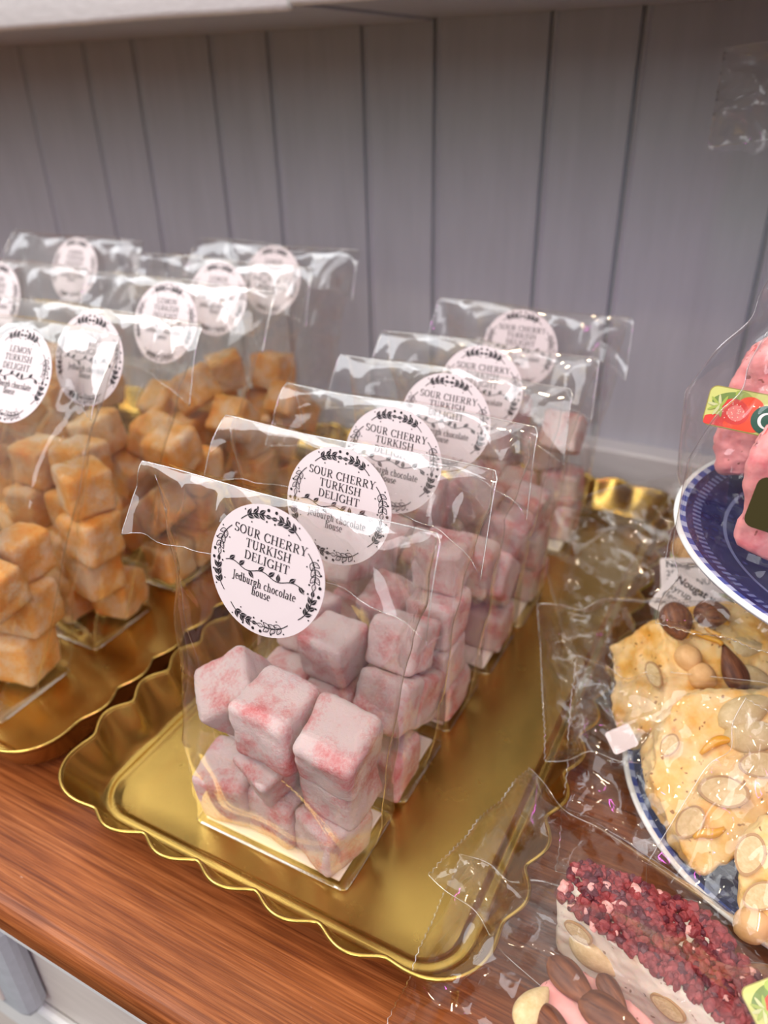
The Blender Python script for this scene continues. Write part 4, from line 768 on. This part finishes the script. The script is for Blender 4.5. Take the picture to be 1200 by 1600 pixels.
for cx_, cy_, kk in ((1098, 1004, 0), (1128, 986, 1)):
    c0 = onp(cx_, cy_, p1, n1)+n1*.0025; aa, bb, nn_ = basis(u1, n1)
    pts = [c0+aa*(.0085*math.cos(s))+bb*(.0045*math.sin(s)*(1 if kk else .6))+nn_*.0012*math.sin(3*s)-t.location for s in np.linspace(.3+kk, 3.6+kk, 14)]
    v, f = tube_vf(pts, .0012, 8); link('candied_peel', mesh('candied_peel', v, f, peel_m), t)
sticker(t, at(1056, 889, .082), at(1178, 948, .082)-at(1056, 889, .082), n0, .048, .026, [(.0035, .0062, .0060, .00016, 'Nougat with lemon'), (.0035, .0118, .0056, .00003, 'syrup,  HAZELNUTS'), (.0025, .0170, .0056, .00003, '(lemon   peel,'), (.0020, .0222, .0056, .00003, 'preservative')])
pouch(t, onp(1075, 1045, p1, n1)-n1*.016, Vector((.95, .25, .25)), n1, .135, .085, .042, .56, .75, 2, 14, .0030, .006, (-.22, 0))

# cream slice leaning at the front of the lower plate
n2 = Vector((-.06, -.62, .78)).normalized(); p2 = at(1086, 1366, .0225)
o2 = [onp(x, y, p2, n2) for x, y in ((1046, 1112), (1064, 1090), (1100, 1080), (1170, 1082), (1245, 1075), (1262, 1180), (1215, 1275), (1140, 1345), (1094, 1372), (1064, 1335), (1030, 1262), (1012, 1208), (1026, 1160))]
t = wrapped('cream nougat slice with orange peel leaning at the front of the lower plate, wrapped', (.025, .275, .006))
slab(t, 'slab', o2, -n2*.013+Vector((-.006, .004, 0)), cream_n, 8, .0025, .0018)
for x, y, a_, s_ in ((1130, 1237, (.95, .2, 0), 1.12), (1078, 1285, (.4, .9, .2), .85), (1046, 1165, (.3, .95, 0), .6), (1188, 1195, (.8, .4, 0), .95)):
    q = onp(x, y, p2, n2); stick(t, 'almond_slice', SLI, q+n2*.0016, a_, n2, s_, False)
stick(t, 'blanched_almond', BLA, onp(1165, 1112, p2, n2), (.5, .5, .2), n2, 1.5)
stick(t, 'blanched_almond', BLA, onp(1180, 1150, p2, n2), (.9, .3, .2), n2, 1.5)
for cx_, cy_, kk in ((1120, 1165, 0), (1108, 1302, 1.2)):
    c0 = onp(cx_, cy_, p2, n2)+n2*.001; aa, bb, nn_ = basis(u1, n2)
    pts = [c0+aa*(.011*(s-.5))+bb*(.012*(s-.5)+.002*math.sin(4*s+kk))+nn_*.0008-t.location for s in np.linspace(0, 1, 10)]
    v, f = tube_vf(pts, [.0006+.0016*math.sin(PI*s) for s in np.linspace(0.05, .95, 10)], 8); link('candied_peel', mesh('candied_peel', v, f, peel_m), t)
pouch(t, onp(1098, 1220, p2, n2)-n2*.008, Vector((.97, .1, .16)), n2, .118, .098, .031, .50, .78, 3, 14, .0034, .006, (.16, 0))
so = onp(944, 1146, p2+n2*-.004, n2); sticker(t, so, onp(985, 1128, p2+n2*-.004, n2)-so, n2, .0125, .011, [])

# cream slice at the right edge, partly out of view
n3 = Vector((-.15, -.70, .70)).normalized(); p3 = at(1170, 1380, .040)
o3 = [onp(x, y, p3, n3) for x, y in ((1166, 1300), (1200, 1276), (1290, 1270), (1310, 1400), (1290, 1500), (1190, 1476), (1160, 1440), (1152, 1370))]
t = wrapped('cream nougat slice at the right edge in front of the leaning slice, wrapped', (.052, .238, .012))
slab(t, 'slab', o3, -n3*.02, cream_n, 11, .0026, .0018)
for x, y, a_, s_ in ((1172, 1335, (.2, .9, .2), .9), (1190, 1400, (.6, .7, 0), .8)): stick(t, 'almond_slice', SLI, onp(x, y, p3, n3)+n3*.0016, a_, n3, s_, False)
stick(t, 'hazelnut', HAZ, onp(1175, 1446, p3, n3), (.6, .5, .2), n3, 1.1)
pouch(t, onp(1200, 1375, p3, n3)-n3*.007, Vector((.3, .75, .6)), n3, .115, .080, .028, .5, .7, 4, 14, .0034, .006)

# raspberry topped white slice lying on the worktop at the front
zt = .034
t = wrapped('white nougat bar topped with dark red raspberry crumbs on the worktop at the front', (.01, .2, .0006))
q = [at(868, 1402, zt), at(1150, 1612, zt), at(1235, 1590, zt), at(1105, 1432, zt), at(1010, 1385, zt), at(905, 1344, zt)]
slab(t, 'slab', q, (.0035, -.0022, -.031), white_n, 14, .0022, .0009)
ctop = sum(q, Vector())/6
def crumbs():
    rnd = random.Random(8); V = []; F = []; fm = []
    poly = [(p.x, p.y) for p in q]
    def inside(x, y):
        c = False; j = len(poly)-1
        for i in range(len(poly)):
            if (poly[i][1] > y) != (poly[j][1] > y) and x < (poly[j][0]-poly[i][0])*(y-poly[i][1])/(poly[j][1]-poly[i][1])+poly[i][0]: c = not c
            j = i
        return c
    k = 0
    while k < 900:
        x, y = rnd.uniform(min(p[0] for p in poly), max(p[0] for p in poly)), rnd.uniform(min(p[1] for p in poly), max(p[1] for p in poly))
        if not inside(x, y): continue
        r = rnd.uniform(.0014, .0034); R = Euler((rnd.uniform(0, 6), rnd.uniform(0, 6), rnd.uniform(0, 6))).to_matrix()
        c = Vector((x, y, zt+rnd.uniform(-.0006, .0016)))-t.location; base = len(V)
        bm = bmesh.new(); bmesh.ops.create_icosphere(bm, subdivisions=2, radius=1)
        for v in bm.verts:
            w = 1+.35*noise.noise(v.co*1.5+Vector((k, 0, 0))); p = R @ Vector((v.co.x*r*w, v.co.y*r*.8*w, v.co.z*r*.6*w)); V.append(c+p)
        for fc in bm.faces: F.append(tuple(base+v.index for v in fc.verts)); fm.append(1 if k % 4 == 0 else (2 if k % 17 == 0 else 0))
        bm.free(); k += 1
    return mesh('raspberry_crumbs', V, F, [berry_m, berry2_m, rosy_n], fm, smooth=False)
tag(link('raspberry_crumbs', crumbs(), t), 'dark red raspberry crumb topping', None, None, 'stuff')
ns_ = Vector((-.2, -.95, .15)).normalized(); ed = (q[1]-q[0]).normalized(); ns_ = Vector((ed.y, -ed.x, .12)).normalized()
pb = (q[0]+Vector((.0035, -.0022, -.031))*.45)+ns_*.0006
for x, y, s_, me in ((905, 1455, .66, SLI), (925, 1497, 1.25, None), (1045, 1572, .72, SLI), (1110, 1640, .9, SLI)):
    p = onp(x, y, pb, ns_)
    if me: stick(t, 'almond_slice', me, p+ns_*.001, ed, ns_, s_, False)
    else: stick(t, 'blanched_almond', BLA, p-ns_*.001, ed, ns_, s_)
cmid = (q[0]+q[1]+q[2]+q[5])/4-Vector((0, 0, .0105))
pouch(t, cmid, q[1]-q[0], (0, -.1, 1), .165, .072, .040, .62, .62, 5, 14, .0022, .003, (.14, 0))
def picture_sticker(root, o, a, n, w, h, seed, logo=True, name='picture_sticker'):
    """rounded sticker printed with strawberries, leaves and a dark green roundel"""
    a, b, n = basis(a, n); V = []; F = []; fm = []
    def poly(pts, z, m): k = len(V); V.extend([(x, y, z) for x, y in pts]); F.append(tuple(range(k, k+len(pts)))[::-1] if False else tuple(range(k, k+len(pts)))); fm.append(m)
    def rr(x0, y0, x1, y1, r): return [(x1-r+r*math.cos(s), y1-r+r*math.sin(s)) for s in np.linspace(0, PI/2, 6)]+[(x0+r-r*math.sin(s), y1-r+r*math.cos(s)) for s in np.linspace(0, PI/2, 6)]+[(x0+r-r*math.cos(s), y0+r-r*math.sin(s)) for s in np.linspace(0, PI/2, 6)]+[(x1-r+r*math.sin(s), y0+r-r*math.cos(s)) for s in np.linspace(0, PI/2, 6)]
    def clip(x, y): return (min(max(x, .0006), w-.0006), min(max(y, -h+.0006), -.0006))
    def ell(cx, cy, rx, ry, z, m, rot=0, n_=28, a0=0, a1=2*PI):
        poly([clip(cx+rx*math.cos(s)*math.cos(rot)-ry*math.sin(s)*math.sin(rot), cy+rx*math.cos(s)*math.sin(rot)+ry*math.sin(s)*math.cos(rot)) for s in np.linspace(a0, a1, n_, endpoint=False)], z, m)
    poly(rr(0, -h, w, 0, .003), 0, 0); k = len(V); poly([(x, y) for x, y in rr(0, -h, w, 0, .003)][::-1], -.0002, 0)
    poly(rr(.0004, -h+.0004, w-.0004, -.0004, .0027), .00008, 1)
    ell(.30*w, -.28*h, .24*w, .17*h, .00015, 2, .3); ell(.5*w, -.2*h, .16*w, .14*h, .00018, 3, -.5)
    ell(.60*w, -.45*h, .2*w, .32*h, .00022, 4, -.3); ell(.28*w, -.86*h, .3*w, .18*h, .00024, 5, 0); ell(.55*w, -.84*h, .26*w, .18*h, .00026, 4, .1)
    ell(.40*w, -.55*h, .21*w, .30*h, .00030, 5, -.35); ell(.43*w, -.58*h, .12*w, .19*h, .00034, 6, -.35)
    rnd = random.Random(seed)
    for i in range(26):
        s = rnd.uniform(0, 6.28); r = math.sqrt(rnd.random()); ell(.41*w+r*.17*w*math.cos(s), -.56*h+r*.25*h*math.sin(s), .008*w, .016*h, .00038, 7, 0, 8)
    for i in range(7): s = 1.2+i*.62; ell(.20*w+.09*w*math.cos(s), -.47*h+.11*h*math.sin(s), .10*w, .035*h, .0004+i*1e-5, 8 if i % 2 else 3, s, 16)
    if logo:
        ell(.84*w, -.60*h, .20*w, .34*h, .00052, 9); 
        out = [(.86*w+.13*w*math.cos(s), -.62*h+.20*h*math.sin(s)) for s in np.linspace(.8, 5.5, 24)]; inn = [(.875*w+.10*w*math.cos(s), -.62*h+.165*h*math.sin(s)) for s in np.linspace(5.3, 1.0, 24)]
        poly([clip(*p) for p in out+inn], .00058, 10)
    me = mesh(name, V, F, PIC, fm, smooth=False)
    ob = link(name, me, root); ob.matrix_basis = Matrix.Translation(Vector(o)-root.location) @ Matrix((a, b, n)).transposed().to_4x4(); return ob
PIC = [plain('print_'+k, c, .35) for k, c in (('edge', (.30, .26, .07)), ('lime', (.55, .58, .18)), ('leaf', (.16, .25, .06)), ('leaf_bright', (.32, .42, .08)), ('red', (.80, .08, .03)), ('crimson', (.66, .05, .04)), ('blush', (.80, .22, .20)), ('seed', (.85, .62, .50)), ('calyx', (.52, .55, .28)), ('dark_green', (.012, .085, .055)), ('white', (.8, .8, .8)))]
sp_ = at(1153, 1545, .042); picture_sticker(t, sp_, at(1230, 1520, .042)-sp_, (-.1, -.45, .88), .024, .017, 4, False)

# rosy slice with whole almonds at the bottom edge
zt2 = .033
t = wrapped('rosy pink nougat with whole brown almonds at the bottom edge, wrapped', (0, .155, .0006))
qq = [at(820, 1600, zt2), at(848, 1528, zt2), at(905, 1506, zt2), at(985, 1560, zt2), at(1090, 1650, zt2), at(1000, 1760, zt2)]
slab(t, 'slab', qq, (.001, -.001, -.030), rosy_n, 17, .003, .0008)
for x, y, a_, s_, me, nm in ((897, 1538, (.9, -.45, 0), 1.15, ALM, 'almond'), (958, 1553, (.7, -.5, .1), .75, ALM, 'almond'), (960, 1592, (1, -.1, 0), 1.25, ALM, 'almond'), (832, 1572, (.3, .9, .1), 1.05, BLA, 'blanched_almond'), (868, 1604, (.8, -.3, 0), .9, ALM, 'almond')):
    stick(t, nm, me, at(x, y, zt2+.0025), a_, (0, 0, 1), s_)
pouch(t, at(915, 1590, .0215), at(1000, 1625, .02)-at(800, 1530, .02), (-.1, -.2, 1), .135, .085, .040, .50, .55, 6, 14, .0026, .004, (-.10, 0))

# pink slices on the upper plate
UZ = .1395
t = wrapped('pink strawberry nougat slice with a strawberry picture sticker on the upper plate', (.02, .352, UZ))
ys = .352
o5 = [aty(x, y, ys) for x, y in ((1112, 745), (1108, 690), (1136, 610), (1150, 573), (1178, 549), (1230, 540), (1300, 545), (1330, 640), (1330, 760))]
o5 = [Vector((p.x, p.y, max(p.z, UZ+.004))) for p in o5]
slab(t, 'slab', o5, (.004, .028, .002), pink_n, 21, .005, .0012)
pouch(t, (.020, .357, .188), (-.12, .0, 1), (-.1, -.96, .22), .140, .114, .044, .50, .66, 7, 22, .0038, .008, (0, 0), taper=.62)
s0 = aty(1112, 600, ys-.026); picture_sticker(t, s0, aty(1200, 616, ys-.026)-s0, (-.12, -.93, .3), .028, .0165, 7)
t = wrapped('pink strawberry nougat block with a dark sticker at the front of the upper plate', (.018, .292, UZ))
yb = .288
o6 = [aty(x, y, yb) for x, y in ((1141, 856), (1150, 800), (1162, 712), (1190, 694), (1260, 690), (1290, 780), (1290, 905), (1200, 886))]
zmin = min(p.z for p in o6); o6 = [Vector((p.x, p.y, p.z)) for p in o6]
slab(t, 'slab', o6, (.004, .020, .006), pink_n, 25, .004, .0012)
pouch(t, (.016, .296, .178), (-.05, .12, 1), (-.15, -.95, .25), .122, .084, .034, .52, .68, 8, 20, .0034, .006, taper=.45)
M_ = PIC[0]
s0 = aty(1188, 742, yb-.0075); a_, b_, n_ = basis((1, .05, -.12), (-.05, -.99, .12))
sticker_dark = plain('dark_sticker', (.045, .040, .012), .3)
sk_ = sticker(t, s0, a_, n_, .022, .020, [], r=.0035); sk_.data.materials[0] = sticker_dark; sk_['label'] = 'dark olive sticker'

# tall pedestal stand behind, outside the frame, whose wrapped slice pokes into the upper right corner
ped = thing('pedestal_stand', 'white pedestal plate past the right edge holding the topmost wrapped sweet', 'cake stand', (.075, .548, .0005))
v, f = lathe_vf([(0, 0), (.045, 0), (.046, .003), (.015, .010), (.010, .03), (.009, .25), (.014, .275), (.055, .284), (.070, .290), (.071, .292), (.069, .293), (.055, .288), (0, .286)], 64)
link('plate', mesh('plate', v, f, plain('white_china', (.75, .75, .74), .15)), ped)
t = wrapped('wrapped sweet whose crumpled film end pokes in at the upper right corner', (.03, .548, .292))
slab(t, 'slab', [(.005, .53, .321), (.075, .53, .321), (.075, .565, .321), (.005, .565, .321)], (0, 0, -.026), pink_n, 30)
pouch(t, (.025, .548, .311), (1, .05, .06), (.1, -.75, .65), .185, .064, .034, .42, .6, 9, 26, .0075, .010)
